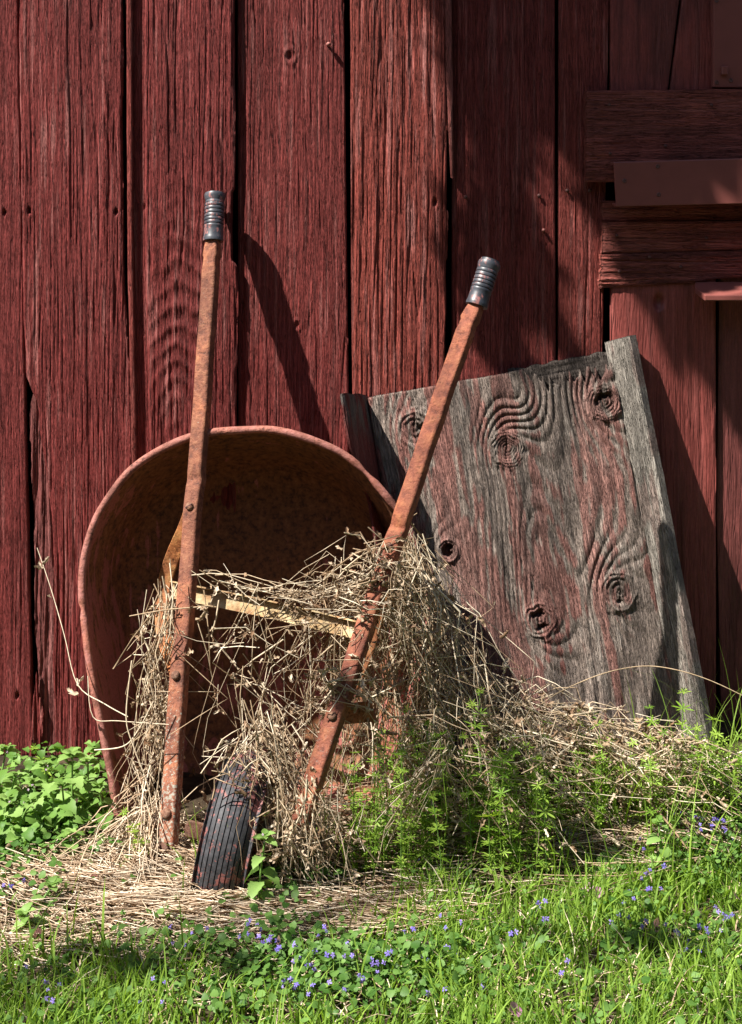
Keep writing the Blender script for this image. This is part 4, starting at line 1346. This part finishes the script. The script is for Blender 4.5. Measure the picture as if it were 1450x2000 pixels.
# ------------------------------------------------------------------ grass
def blades(name, roots, length, width, lean, mat, tints, seg=4):
    """roots (N,3); curved tapering blades"""
    N = len(roots)
    az = rng.uniform(0, 2 * np.pi, N); side = np.stack([-np.sin(az), np.cos(az), 0 * az], -1); fw = np.stack([np.cos(az), np.sin(az), 0 * az], -1)
    t = np.linspace(0, 1, seg + 1)
    out = lean[:, None] * t ** 2; up = t * np.sqrt(np.clip(1 - (lean[:, None] * t) ** 2 * 0.6, 0.1, 1))
    w = np.array([0.8, 1.0, 0.85, 0.55, 0.04]) if seg == 4 else np.linspace(1, 0.05, seg + 1)
    c = roots[:, None] + length[:, None, None] * (fw[:, None] * out[..., None] + np.array([0, 0, 1.0]) * up[..., None])
    tw = rng.normal(0, 0.5, N)[:, None, None] * t[None, :, None]
    sd = side[:, None] * np.cos(tw) + fw[:, None] * np.sin(tw)
    V = np.stack([c - sd * (width[:, None] * w)[..., None], c + sd * (width[:, None] * w)[..., None]], 2)
    k = 2 * (seg + 1)
    F0 = np.array([(2 * i, 2 * i + 1, 2 * i + 3, 2 * i + 2) for i in range(seg)])
    F = (F0[None] + (np.arange(N) * k)[:, None, None]).reshape(-1, 4)
    return mesh(name, V.reshape(-1, 3), F, mat, True, {'tint': ('FLOAT', np.repeat(tints, k))})


def ground_pts(fn, n):
    """n ground points (x, d) whose picture position passes the density fn(px, py)"""
    out = []
    while len(out) < n:
        m = 4000
        x = rng.uniform(-1.15, 1.15, m); d = rng.uniform(0.02, 1.75, m)
        s = FPX / (CAM_D - d); px = 725 + x * s; py = HOR + (CAM_H - G(x, d)) * s
        okk = rng.random(m) < fn(px, py, x, d)
        out += list(zip(x[okk], d[okk]))
    out = np.array(out[:n])
    return np.stack([out[:, 0], -out[:, 1], G(out[:, 0], out[:, 1]) - 0.003], -1)


def dens_grass(px, py, x, d):
    left = sstep(1845, 1945, py + 90 * (fbm(x * 6, d * 6, 21, 2) - 0.5))
    right = sstep(1665, 1765, py + 110 * (fbm(x * 6, d * 6, 22, 2) - 0.5)) * sstep(620, 900, px)
    patch = 0.35 + 0.65 * sstep(0.35, 0.6, fbm(x * 9, d * 9, 23, 3))
    ivy = np.exp(-((px - 640) / 230) ** 2 - ((py - 1930) / 75) ** 2)
    return np.clip(np.maximum(left * 0.8, right) * patch * (1 - 0.75 * ivy) + 0.012 * (py > 1620), 0, 1)


gp = ground_pts(dens_grass, 26000)
N_ = len(gp)
gl = rng.gamma(5, 0.0075, N_) + 0.014
grass = obj('grass', blades('grass', gp, gl, rng.uniform(0.0012, 0.0026, N_), rng.uniform(0.15, 0.95, N_), M['grass'], np.clip(rng.normal(0.55, 0.25, N_), 0, 1)))
tag(grass, 'bright green grass growing in the foreground lawn', 'grass', kind='stuff')
dg = ground_pts(dens_grass, 3200); N_ = len(dg)
dgo = obj('dead_grass', blades('dead_grass', dg, rng.gamma(5, 0.006, N_) + 0.012, rng.uniform(0.0008, 0.0018, N_), rng.uniform(0.4, 1.3, N_), M['straw'], rng.uniform(0.2, 0.9, N_)))
tag(dgo, 'withered straw-coloured blades standing in the foreground lawn', 'grass', kind='stuff')
# taller fine blades in the straw heap and by the panel
tall = []
for cx, cy, sx, sy, n in ((690, 1690, 70, 25, 70), (1180, 1600, 40, 25, 26), (1300, 1580, 70, 40, 60), (1420, 1530, 40, 40, 50), (1230, 1720, 110, 25, 60), (400, 1745, 25, 12, 10)):
    for k in range(n):
        x, d = gpx(Nn(cx, sx), Nn(cy, sy)); tall.append((x, -d, float(G(x, d))))
tall = np.array(tall); N_ = len(tall)
tg = obj('tall_grass', blades('tall_grass', tall, rng.uniform(0.10, 0.26, N_), rng.uniform(0.0012, 0.0024, N_), rng.uniform(0.1, 0.9, N_), M['grass'], rng.uniform(0.3, 1.0, N_), 7))
tag(tg, 'thin long grass blades growing up through the straw', 'grass', kind='stuff')

# ------------------------------------------------------------------ ground ivy: leaves as a mat, flowers one by one
def dens_ivy(px, py, x, d):
    a = np.exp(-((px - 620) / 300) ** 2 - ((py - 1900) / 70) ** 2) * 1.1
    b = np.exp(-((px - 1370) / 110) ** 2 - ((py - 1660) / 90) ** 2)
    c = np.exp(-((px - 60) / 110) ** 2 - ((py - 1740) / 60) ** 2) * 0.2
    e = np.exp(-((px - 560) / 70) ** 2 - ((py - 1735) / 30) ** 2) * 0.7
    f = np.exp(-((px - 1280) / 180) ** 2 - ((py - 1850) / 45) ** 2) * 0.35
    g = (0.10 * sstep(1790, 1850, py) + 0.03 * sstep(1650, 1700, py)) * (1 - 0.85 * sstep(480, 330, px) * sstep(1910, 1850, py)) + 0.9 * np.exp(-((px - 60) / 120) ** 2 - ((py - 1650) / 55) ** 2)
    return np.clip((a + b + c + e + f) * sstep(0.3, 0.55, fbm(x * 10, d * 10, 33, 2)) + g, 0, 1)


ip = ground_pts(dens_ivy, 8200); N_ = len(ip)
ip[:, 2] += rng.uniform(0.008, 0.05, N_) * (0.5 + fbm(ip[:, 0] * 14, ip[:, 1] * 14, 3, 2))
az = rng.uniform(0, 2 * np.pi, N_)
dirs = np.stack([np.cos(az), np.sin(az), rng.normal(-0.1, 0.35, N_)], -1)
ivy_me = scatter('ground_ivy', IVY[0], IVY[1], ip, basis(dirs, rng.normal(0, 0.35, (N_, 3)) + np.array([-0.15, -0.3, 1.0])), rng.uniform(0.006, 0.016, N_), M['ivy'], np.clip(rng.normal(0.45, 0.32, N_), 0, 1))
ivy = obj('ground_ivy', ivy_me)
tag(ivy, 'low mat of round scalloped ground ivy leaves with purple flowers', 'ground ivy', kind='stuff')
# its stems
sl = []
for k in rng.choice(N_, 1500, replace=False):
    p = ip[k]; q = p + np.array([rng.normal(0, 0.006), rng.normal(0, 0.006), -0.035]); sl.append(np.array([q, (p + q) / 2 + rng.normal(0, 0.002, 3), p]))
so = keep(obj('stems', tubes('stems', sl, np.full(len(sl), 0.0007), M['ivy'], 3, rng.uniform(0.3, 0.9, len(sl)))), ivy); so['kind'] = 'stuff'

fl = MB()
for k, (a, L, w) in enumerate(((0, 1.0, 0.42), (62, 0.75, 0.34), (-62, 0.75, 0.34), (150, 0.55, 0.3), (-150, 0.55, 0.3))):
    r = math.radians(a); c_, s_ = math.cos(r), math.sin(r)
    pts = [(0, 0, 0), (-w * 0.5, L * 0.5, 0.18), (0, L * 0.55, 0.10), (w * 0.5, L * 0.5, 0.18), (-w * 0.55, L * 0.9, 0.05), (0, L, -0.08), (w * 0.55, L * 0.9, 0.05)]
    V = [(x * c_ - y * s_, x * s_ + y * c_, z + 0.02 * k) for x, y, z in pts]
    fl.add(V, [(0, 2, 1), (0, 3, 2), (1, 2, 5, 4), (2, 3, 6, 5)])
fl.lathe((0, 0, -1.1), (0, 0, 1), [(0.12, 0), (0.16, 0.5), (0.26, 1.1)], 6, cap=False)
flower_me = mesh('flower', fl.v, fl.f, M['flower'], True)


def add_flower(loc, parent, size, me=flower_me, name='flower', tilt=0.8):
    o = bpy.data.objects.new(name, me); C.objects.link(o); o.parent = parent
    o.location = loc
    d_ = Vector((Nn(-0.1, 0.5), Nn(-0.9, 0.4), Nn(0.5, 0.35))).normalized()
    o.rotation_euler = (d_.to_track_quat('Z', 'Y') @ Quaternion((0, 0, 1), U_(0, 6.28))).to_euler()
    o.scale = (size,) * 3
    return o


clus = [(700, 1945, 5), (640, 1905, 4), (600, 1930, 5), (560, 1960, 4), (490, 1875, 3), (520, 1890, 3), (630, 1860, 3), (670, 1915, 4), (740, 1920, 4), (770, 1925, 3), (810, 1870, 4), (830, 1900, 4), (860, 1845, 3), (880, 1885, 3),
        (300, 1985, 4), (95, 1985, 4), (90, 1955, 2), (340, 1880, 2), (365, 1865, 3), (480, 1850, 3), (500, 1860, 3), (1350, 1580, 5), (1390, 1610, 5), (1320, 1575, 4), (1400, 1640, 4), (1370, 1650, 4), (1240, 1780, 4), (1260, 1750, 4), (1275, 1790, 3),
        (1360, 1860, 5), (1375, 1875, 4), (1400, 1830, 3), (1440, 1830, 3), (1255, 1845, 3), (1200, 1835, 2), (1120, 1630, 3), (800, 1710, 2), (620, 1700, 3), (600, 1690, 2), (1050, 1810, 3), (1045, 1830, 2), (980, 1850, 2), (1270, 1665, 2), (1255, 1690, 2),
        (950, 1960, 2), (1100, 1930, 2), (1310, 1870, 2), (1330, 1880, 2), (1420, 1580, 3), (835, 1980, 2), (20, 1775, 3), (550, 1900, 3), (650, 1960, 4), (580, 1985, 3)]
nfl = 0
for px, py, n in clus:
    for k in range(n):
        x, d = gpx(px + Nn(0, 17), py + Nn(8, 10))
        add_flower((x, -d, float(G(x, d)) + U_(0.030, 0.060)), ivy, U_(0.0048, 0.0075)); nfl += 1


# ------------------------------------------------------------------ deadnettle plants (left bed and single ones)
nettle_me = mesh('leaf', NETTLE[0], NETTLE[1], M['nettle_leaf'], True)
bed_me = mesh('leaf_whorl', *(lambda parts: (np.concatenate([p for p in parts[0]]), np.concatenate(parts[1])))(
    ([(np.array([[math.cos(a), -math.sin(a), 0], [math.sin(a), math.cos(a), 0], [0, 0, 1]]) @ (NARROW[0] * s + np.array([0, 0.03, 0.25 * 0])).T).T for a, s in [(2 * math.pi * k / 7 + 0.15 * math.sin(k * 5), 1.0 - 0.15 * (k % 3)) for k in range(7)]],
     [NARROW[1] + len(NARROW[0]) * k for k in range(7)])), M['bedstraw_leaf'], True)


def place(name, me, loc, fwd, up, size, parent):
    o = bpy.data.objects.new(name, me); C.objects.link(o); o.parent = parent
    f = Vector(fwd).normalized(); s = f.cross(Vector(up)).normalized(); u = s.cross(f)
    m = Matrix((s, f, u)).transposed().to_4x4()
    o.matrix_local = Matrix.Translation(loc) @ m @ Matrix.Scale(size, 4)
    return o


def stem_path(h, bend):
    return [Vector((bend[0] * t * t, bend[1] * t * t, h * t)) for t in (0, 0.25, 0.5, 0.75, 1.0)]


def nettle(px, py, d, label, head=True, leaf=0.038, pairs=4, group='deadnettle plants in the left bed'):
    top = P(px, py, d)
    gz = float(G(top.x, d))
    h = max(0.04, top.z - gz)
    bend = (Nn(0, 0.012), Nn(0, 0.012))
    base = Vector((top.x - bend[0], top.y - bend[1], gz))
    e = empty('deadnettle_plant', tuple(base)); tag(e, label, 'weed', group)
    path = stem_path(h, bend)
    st = tubes('stem', [np.array([tuple(p) for p in path])], [0.0024], M['stem'], 5, [0.5], 0.8)
    link(bpy.data.objects.new('stem', st), e)
    a0 = U_(0, 3.1)
    for k in range(pairs):
        t = 1 - 0.86 * (k / pairs) ** 0.85 if head else 1 - 0.8 * k / pairs
        p = Vector((bend[0] * t * t, bend[1] * t * t, h * t))
        sz = leaf * (0.62 + 0.5 * min(1, k / 2.0)) * U_(0.9, 1.1)
        for s in (0, 1):
            an = a0 + k * math.pi / 2 + s * math.pi + Nn(0, 0.15)
            fw = Vector((math.cos(an), math.sin(an), (0.35 - 0.28 * min(k, 2)) + Nn(-0.15, 0.12)))
            place('leaf', nettle_me, p + fw * 0.004, fw, (Nn(0, 0.15), Nn(-0.15, 0.1), 1), sz, e)
    if head:
        for k in range(6):
            an = a0 + k * 1.05
            fw = Vector((math.cos(an), math.sin(an), 0.7 + Nn(0, 0.2)))
            place('leaf', nettle_me, Vector((bend[0], bend[1], h)) + Vector((0, 0, 0.002 * k)), fw, (0, -0.2, 1), leaf * U_(0.38, 0.6), e)
        for k in range(4):
            o = add_flower((bend[0] + Nn(0, 0.007), bend[1] - 0.004 + Nn(0, 0.005), h + U_(-0.006, 0.010)), e, U_(0.0028, 0.004), pink_me)
    return e


pink_me = flower_me.copy(); pink_me.materials.clear(); pink_me.materials.append(M['pink_flower'])
for px, py, d, lab, lf in (
        (12, 1468, 0.30, 'deadnettle plant at the left picture edge, highest of the left bed', 0.040),
        (30, 1520, 0.36, 'deadnettle plant just below the highest one at the left picture edge', 0.038),
        (88, 1498, 0.36, 'deadnettle plant with flowering head under the splintered wall board', 0.038),
        (142, 1478, 0.38, 'tall deadnettle plant with pink head nearest the wall beside the tray', 0.046),
        (172, 1492, 0.34, 'deadnettle plant against the lower left corner of the tray', 0.038),
        (66, 1532, 0.42, 'deadnettle plant in the middle of the left bed, facing the viewer', 0.040),
        (122, 1538, 0.43, 'wide-leaved deadnettle plant in the centre right of the left bed', 0.042),
        (192, 1540, 0.42, 'rightmost deadnettle plant of the left bed, touching the tray', 0.040),
        (14, 1565, 0.44, 'deadnettle plant low at the left picture edge with drooping leaves', 0.044),
        (58, 1570, 0.47, 'low deadnettle plant in front of the bed middle', 0.040),
        (138, 1632, 0.52, 'short deadnettle plant at the front of the left bed by the straw', 0.036),
        (100, 1770, 0.74, 'small lone deadnettle plant standing in the left straw mat', 0.034),
        (48, 1830, 0.86, 'deadnettle plant at the lower left on the edge of the straw', 0.040)):
    nettle(px, py, d, lab, True, lf * 1.05, 4)
nettle(518, 1640, 0.75, 'bright leafy deadnettle plant growing at the right side of the tyre', True, 0.036, 5, 'single deadnettle plants')
nettle(1287, 1612, 0.60, 'pale deadnettle plant among purple flowers below the wooden panel', True, 0.030, 5, 'single deadnettle plants')
# leafy undergrowth of the left bed
lp = []
for k in range(520):
    px, py = U_(-30, 215), U_(1500, 1690)
    x, d = (px - 725) * 3.4 / FPX, U_(0.12, 0.50)
    lp.append((x, -d, float(G(x, d)) + U_(0.005, 0.075) * (1.0 if px < 190 else 0.5)))
lp = np.array(lp); N_ = len(lp); az = rng.uniform(0, 6.28, N_)
un = obj('undergrowth', scatter('undergrowth', NETTLE[0], NETTLE[1], lp, basis(np.stack([np.cos(az), np.sin(az), rng.normal(-0.15, 0.3, N_)], -1), rng.normal(0, 0.25, (N_, 3)) + np.array([0, -0.2, 1.0])), rng.uniform(0.014, 0.032, N_), M['nettle_fill'], rng.random(N_)))
tag(un, 'leafy green undergrowth filling the bed at the foot of the left wall', 'weeds', kind='stuff')

# ------------------------------------------------------------------ bedstraw (whorled leaves)
def bedstraw(px, py, d, label, L=0.16, size=0.021):
    if 700 < px < 1100: d += 0.07
    top = P(px, py, d); gz = float(G(top.x, d))
    h = max(0.05, top.z - gz)
    bend = (Nn(-0.012, 0.015), Nn(0, 0.015))
    base = Vector((top.x - bend[0], top.y - bend[1], gz))
    e = empty('bedstraw_plant', tuple(base)); tag(e, label, 'weed', 'bedstraw plants')
    link(bpy.data.objects.new('stem', tubes('stem', [np.array([tuple(p) for p in stem_path(h, bend)])], [0.0011], M['stem'], 4, [0.5], 0.8)), e)
    n = max(3, min(7, int(h / 0.026)))
    for k in range(n):
        t = 1 - 0.9 * k / n
        p = Vector((bend[0] * t * t, bend[1] * t * t, h * t))
        a = U_(0, 6.28)
        up = Vector((Nn(0, 0.2), Nn(-0.15, 0.2), 1))
        place('leaf_whorl', bed_me, p, (math.cos(a), math.sin(a), Nn(0, 0.15)), up, size * (0.7 + 0.4 * min(k, 1)) * U_(0.85, 1.15), e)
    a = U_(0, 6.28)
    place('leaf_whorl', bed_me, Vector((bend[0], bend[1], h + 0.004)), (math.cos(a) * 0.5, math.sin(a) * 0.5, 0.8), (0, -1, 0.3), size * 0.5, e)
    return e


for px, py, d, lab in (
        (937, 1352, 0.46, 'topmost bedstraw sprig standing before the shaded side of the panel'),
        (922, 1378, 0.48, 'bedstraw sprig directly below the topmost one beside the panel'),
        (795, 1390, 0.54, 'bedstraw plant at the top left of the green patch under the vine heap'),
        (835, 1415, 0.54, 'bedstraw plant second from the left along the top of the green patch'),
        (905, 1440, 0.54, 'bedstraw plant in the upper middle of the green patch'),
        (975, 1470, 0.53, 'bedstraw plant where the green patch meets the straw slope'),
        (1030, 1460, 0.52, 'bedstraw plant standing above the pink petal on the straw slope'),
        (1052, 1480, 0.52, 'bedstraw plant right of the one above the pink petal'),
        (1060, 1530, 0.57, 'bedstraw plant beside the lower pink petal on the straw'),
        (955, 1570, 0.60, 'dark bedstraw plant in the shade at the foot of the green patch'),
        (845, 1560, 0.62, 'bedstraw plant in the lower middle of the green patch'),
        (785, 1470, 0.58, 'bedstraw plant close to the right handle inside the green patch'),
        (1128, 1388, 0.42, 'bedstraw sprig with a dark top before the middle of the panel foot'),
        (1193, 1420, 0.43, 'bedstraw sprig next to a tall grass blade before the panel foot'),
        (1335, 1352, 0.45, 'tall bedstraw plant in front of the panel right side board'),
        (1362, 1425, 0.47, 'bedstraw plant at the lower end of the panel right side board'),
        (66, 1462, 0.26, 'bedstraw sprig rising before the splintered wall board at left'),
        (243, 1588, 0.52, 'bedstraw sprig at the lower left corner of the tray beside the straw'),
        (262, 1625, 0.56, 'small bedstraw sprig in the straw left of the left handle')):
    bedstraw(px, py, d, lab)
# the mass behind and between them
bp_ = []; bb = []; bs_ = []
sv, sf = np.array([tuple(v.co) for v in bed_me.vertices]), np.array([tuple(p.vertices) for p in bed_me.polygons])
mass_stem = []
for k in range(200):
    a = U_(0, 1)
    if k < 96: px = U_(690, 1100); py, d = 1400 + abs(px - 850) * 0.25 + 200 * U_(0, 1), U_(0.44, 0.68)
    elif k < 160: px, py, d = Nn(1380, 45), Nn(1510, 50), U_(0.3, 0.52)
    else: px, py, d = Nn(1180, 80), Nn(1500, 40), U_(0.40, 0.55)
    top = np.array(P(px, py, d)); gz = float(G(top[0], d)); h = max(0.03, top[2] - gz)
    mass_stem.append(np.array([(top[0], top[1], gz), (top[0] + Nn(0, 0.006), top[1], gz + h * 0.5), tuple(top)]))
    for j in range(max(2, int(h / 0.028))):
        t = 1 - j * 0.028 / h
        bp_.append((top[0] + Nn(0, 0.004), top[1] + Nn(0, 0.004), gz + h * t)); bs_.append(U_(0.012, 0.022))
bp_ = np.array(bp_); N_ = len(bp_); az = rng.uniform(0, 6.28, N_)
bmass = obj('bedstraw_mass', scatter('bedstraw_mass', sv, sf, bp_, basis(np.stack([np.cos(az), np.sin(az), rng.normal(0, 0.25, N_)], -1), rng.normal(0, 0.3, (N_, 3)) + np.array([0, -0.15, 1.0])), np.array(bs_), M['bedstraw_fill'], rng.random(N_)))
tag(bmass, 'dense green bedstraw growing through the vine heap', 'weeds', kind='stuff')
ms_ = keep(obj('stems', tubes('stems', mass_stem, np.full(len(mass_stem), 0.001), M['bedstraw_fill'], 3, rng.uniform(0.4, 0.9, len(mass_stem)))), bmass); ms_['kind'] = 'stuff'

# ------------------------------------------------------------------ broad-leaved weed
broad_me = mesh('leaf', BROAD[0], BROAD[1], M['nettle_leaf'], True)
x, d = gpx(1185, 1725)
e = empty('plantain_weed', (x, -d, float(G(x, d)))); tag(e, 'broad-leaved weed with upright dark leaves where the straw meets the lawn', 'weed')
for k, (a, el_, s_) in enumerate(((1.2, 1.6, 0.075), (0.2, 0.55, 0.07), (-0.4, 0.35, 0.06), (2.4, 0.9, 0.06), (-1.4, 0.6, 0.07), (3.4, 0.5, 0.06))):
    place('leaf', broad_me, Vector((0, 0, 0)), (math.cos(a), math.sin(a), el_), (-math.cos(a) * 0.6, -math.sin(a) * 0.6, 1), s_, e)

# ------------------------------------------------------------------ fallen pink petals
pet = leaf_template([0.05, 0.22, 0.36, 0.40, 0.32, 0.0], 0.5, -0.35)
pet_me = mesh('fallen_petal', pet[0], pet[1], M['petal'], True)
for px, py, lift, s_, lab in (
        (1038, 1498, 0.05, 0.026, 'pink petal caught highest on the straw slope below the panel'),
        (1035, 1580, 0.05, 0.026, 'pink petal beside bedstraw halfway down the straw slope'),
        (1140, 1548, 0.02, 0.018, 'small pink petal lying in straw left of the tall grass blade'),
        (1352, 1592, 0.03, 0.022, 'pink petal among purple flowers under the panel right side board'),
        (1365, 1640, 0.03, 0.022, 'pink petal under the pale deadnettle plant at right'),
        (1138, 1742, 0.02, 0.020, 'pink petal where the straw ends above the lawn'),
        (1166, 1772, 0.03, 0.024, 'narrow upright pink petal in the lawn right of the centre'),
        (1285, 1836, 0.03, 0.030, 'large pink petal lying in the lawn at right'),
        (1020, 1996, 0.03, 0.030, 'pale pink petal at the bottom picture edge'),
        (550, 1868, 0.03, 0.030, 'dull pink petal standing in the ground ivy below the tyre'),
        (78, 1838, 0.015, 0.022, 'pale petal in the straw near the left picture edge'),
        (192, 1722, 0.015, 0.020, 'pink petal in the straw left of the left handle foot'),
        (845, 1848, 0.02, 0.022, 'faded petal at the lawn edge right of the ground ivy'),
        (1440, 1768, 0.03, 0.022, 'pink petal at the right picture edge in the lawn')):
    x, d = gpx(px, py + 15)
    o = bpy.data.objects.new('fallen_petal', pet_me); C.objects.link(o)
    f = Vector((Nn(0, 1), Nn(0, 0.5), Nn(0.2, 0.3))).normalized(); up = Vector((Nn(0, 0.3), -0.8, 0.8)); s = f.cross(up).normalized(); u = s.cross(f)
    o.matrix_world = Matrix.Translation((x, -d, float(G(x, d)) + lift)) @ Matrix((s, f, u)).transposed().to_4x4() @ Matrix.Scale(s_, 4)
    tag(o, lab, 'petal', 'fallen pink petals')

# ================================================================== tree beyond the picture that dapples the right of the wall
def up_sun(px, py, dist, d=0.0):
    p = P(px, py, d)
    return np.array(p + SUN * dist)


rng = np.random.default_rng(5); U_ = rng.uniform
tp = []; ts_ = []
def clump(px, py, d, rpx, n, dist=3.2, size=(0.03, 0.05)):
    c = up_sun(px, py, dist, d); r = rpx / 870.0
    for k in range(n):
        v = rng.normal(0, 1, 3); v *= r * rng.random() ** 0.4 / np.linalg.norm(v)
        tp.append(c + v); ts_.append(U_(*size))
def gclump(px, py, rpx, n, dist=3.2, size=(0.022, 0.036)):
    x, d = gpx(px, py)
    clump(px, py, d, rpx, n, dist, size)

# upper right: nearly solid shade
for k in range(90):
    clump(U_(1225, 1650), U_(-150, 480), 0, 55, 24, U_(2.8, 4.2), (0.035, 0.06))
for k in range(26):
    clump(U_(1120, 1215), U_(-150, 250), 0, 42, 22, U_(2.8, 3.6), (0.035, 0.06))
for k in range(60):
    clump(U_(930, 1120), U_(-220, 125), 0, 34, 24, U_(2.6, 3.6))
for px, py, r, n in ((962, 170, 22, 22), (958, 230, 22, 20), (952, 300, 20, 20), (948, 370, 18, 18), (946, 440, 18, 18), (948, 510, 18, 18), (950, 580, 18, 18), (950, 650, 18, 16), (1300, 350, 40, 40), (1400, 340, 40, 40), (1300, 430, 40, 40), (1400, 430, 40, 40), (1000, 380, 9, 7), (1012, 440, 9, 7), (1028, 520, 11, 9), (1045, 600, 11, 9), (960, 640, 14, 12),
                     (1135, 300, 26, 20), (1310, 560, 36, 40), (1335, 630, 34, 40), (1375, 580, 36, 40), (1440, 640, 40, 50), (1440, 760, 34, 40), (1400, 555, 36, 40), (1440, 500, 40, 40), (1440, 340, 40, 44), (1480, 300, 40, 44), (1440, 400, 36, 40)):
    clump(px, py, 0.01, r, int(n * 1.5), U_(2.3, 3.2))
# shade bands on the ground
for k in range(9):
    gclump(U_(800, 1240), Nn(1668, 12), 18, 16, U_(2.4, 3.4))
for k in range(8):
    gclump(U_(60, 520), Nn(1900, 18), 20, 10, U_(2.4, 3.4))
for k in range(7):
    gclump(U_(1080, 1440), Nn(1870, 10), 16, 10, U_(2.4, 3.4))
tp = np.array(tp); N_ = len(tp)
treee = empty('shade_tree', (-4.4, -3.4, -0.05))
tag(treee, 'leafy tree beyond the left of the picture that dapples the wall', 'tree')
OVL = leaf_template([0.05, 0.34, 0.42, 0.36, 0.2, 0.0], 0.2, 0.2)
cr_ = keep(obj('crown', scatter('crown', OVL[0], OVL[1], tp, basis(rng.normal(0, 1, (N_, 3)), rng.normal(0, 0.6, (N_, 3)) + np.array([0, 0, 1.0])), np.array(ts_) * 1.3, M['tree_leaf'], rng.random(N_))), treee)
tr_ = [np.array([(-4.4, -3.4, -0.1), (-4.35, -3.35, 1.2), (-4.2, -3.2, 2.6), (-3.9, -2.9, 3.8)])]
rr_ = [0.17]
cen = tp.mean(0)
for k in range(16):
    q = tp[rng.integers(0, N_)]; a = np.array((-4.2, -3.2, 2.6)) * (1 - k % 3 * 0.3) + np.array((-3.9, -2.9, 3.8)) * (k % 3 * 0.3)
    mid = (a + q) / 2 + np.array((0, 0, 0.25)) + rng.normal(0, 0.1, 3)
    tr_.append(np.array([a, (a + mid) / 2 + rng.normal(0, 0.04, 3), mid, (mid + q) / 2 + rng.normal(0, 0.03, 3), q])); rr_.append(0.008)
keep(obj('trunk', tubes('trunk', tr_, rr_, M['bark'], 9, None, 0.35)), treee)

# ================================================================== unseen tree mass added behind the viewer to cut low sky fill
wx = np.linspace(-32, 32, 130); wz = np.linspace(-0.3, 1, 34)
WX, WZ = np.meshgrid(wx, wz)
HT = 8.0 + 2.5 * fbm(WX * 0.25, WX * 0, 3, 3)
Zw = np.maximum(WZ, 0) * HT - 0.3 * (WZ < 0)
Yw = -13.0 - 0.006 * WX ** 2 * -1.0 - 2.2 * (fbm(WX * 0.6, Zw * 0.6, 5, 4) - 0.5) - 3.0 * np.clip(WZ, 0, 1) ** 3
idx = np.arange(WX.size).reshape(WX.shape)
Fw = np.stack([idx[:-1, :-1], idx[:-1, 1:], idx[1:, 1:], idx[1:, :-1]], -1).reshape(-1, 4)
wood = obj('sky_screen_trees', mesh('sky_screen_trees', np.stack([WX, Yw, Zw], -1).reshape(-1, 3), Fw, mat_plain('sky_screen_foliage', (0.045, 0.075, 0.022), 0.8, 0.1, 0.5, 2.5, 0.9), True))
tag(wood, 'unseen tree mass added behind the viewer to block low sky light', 'wood', kind='stuff')
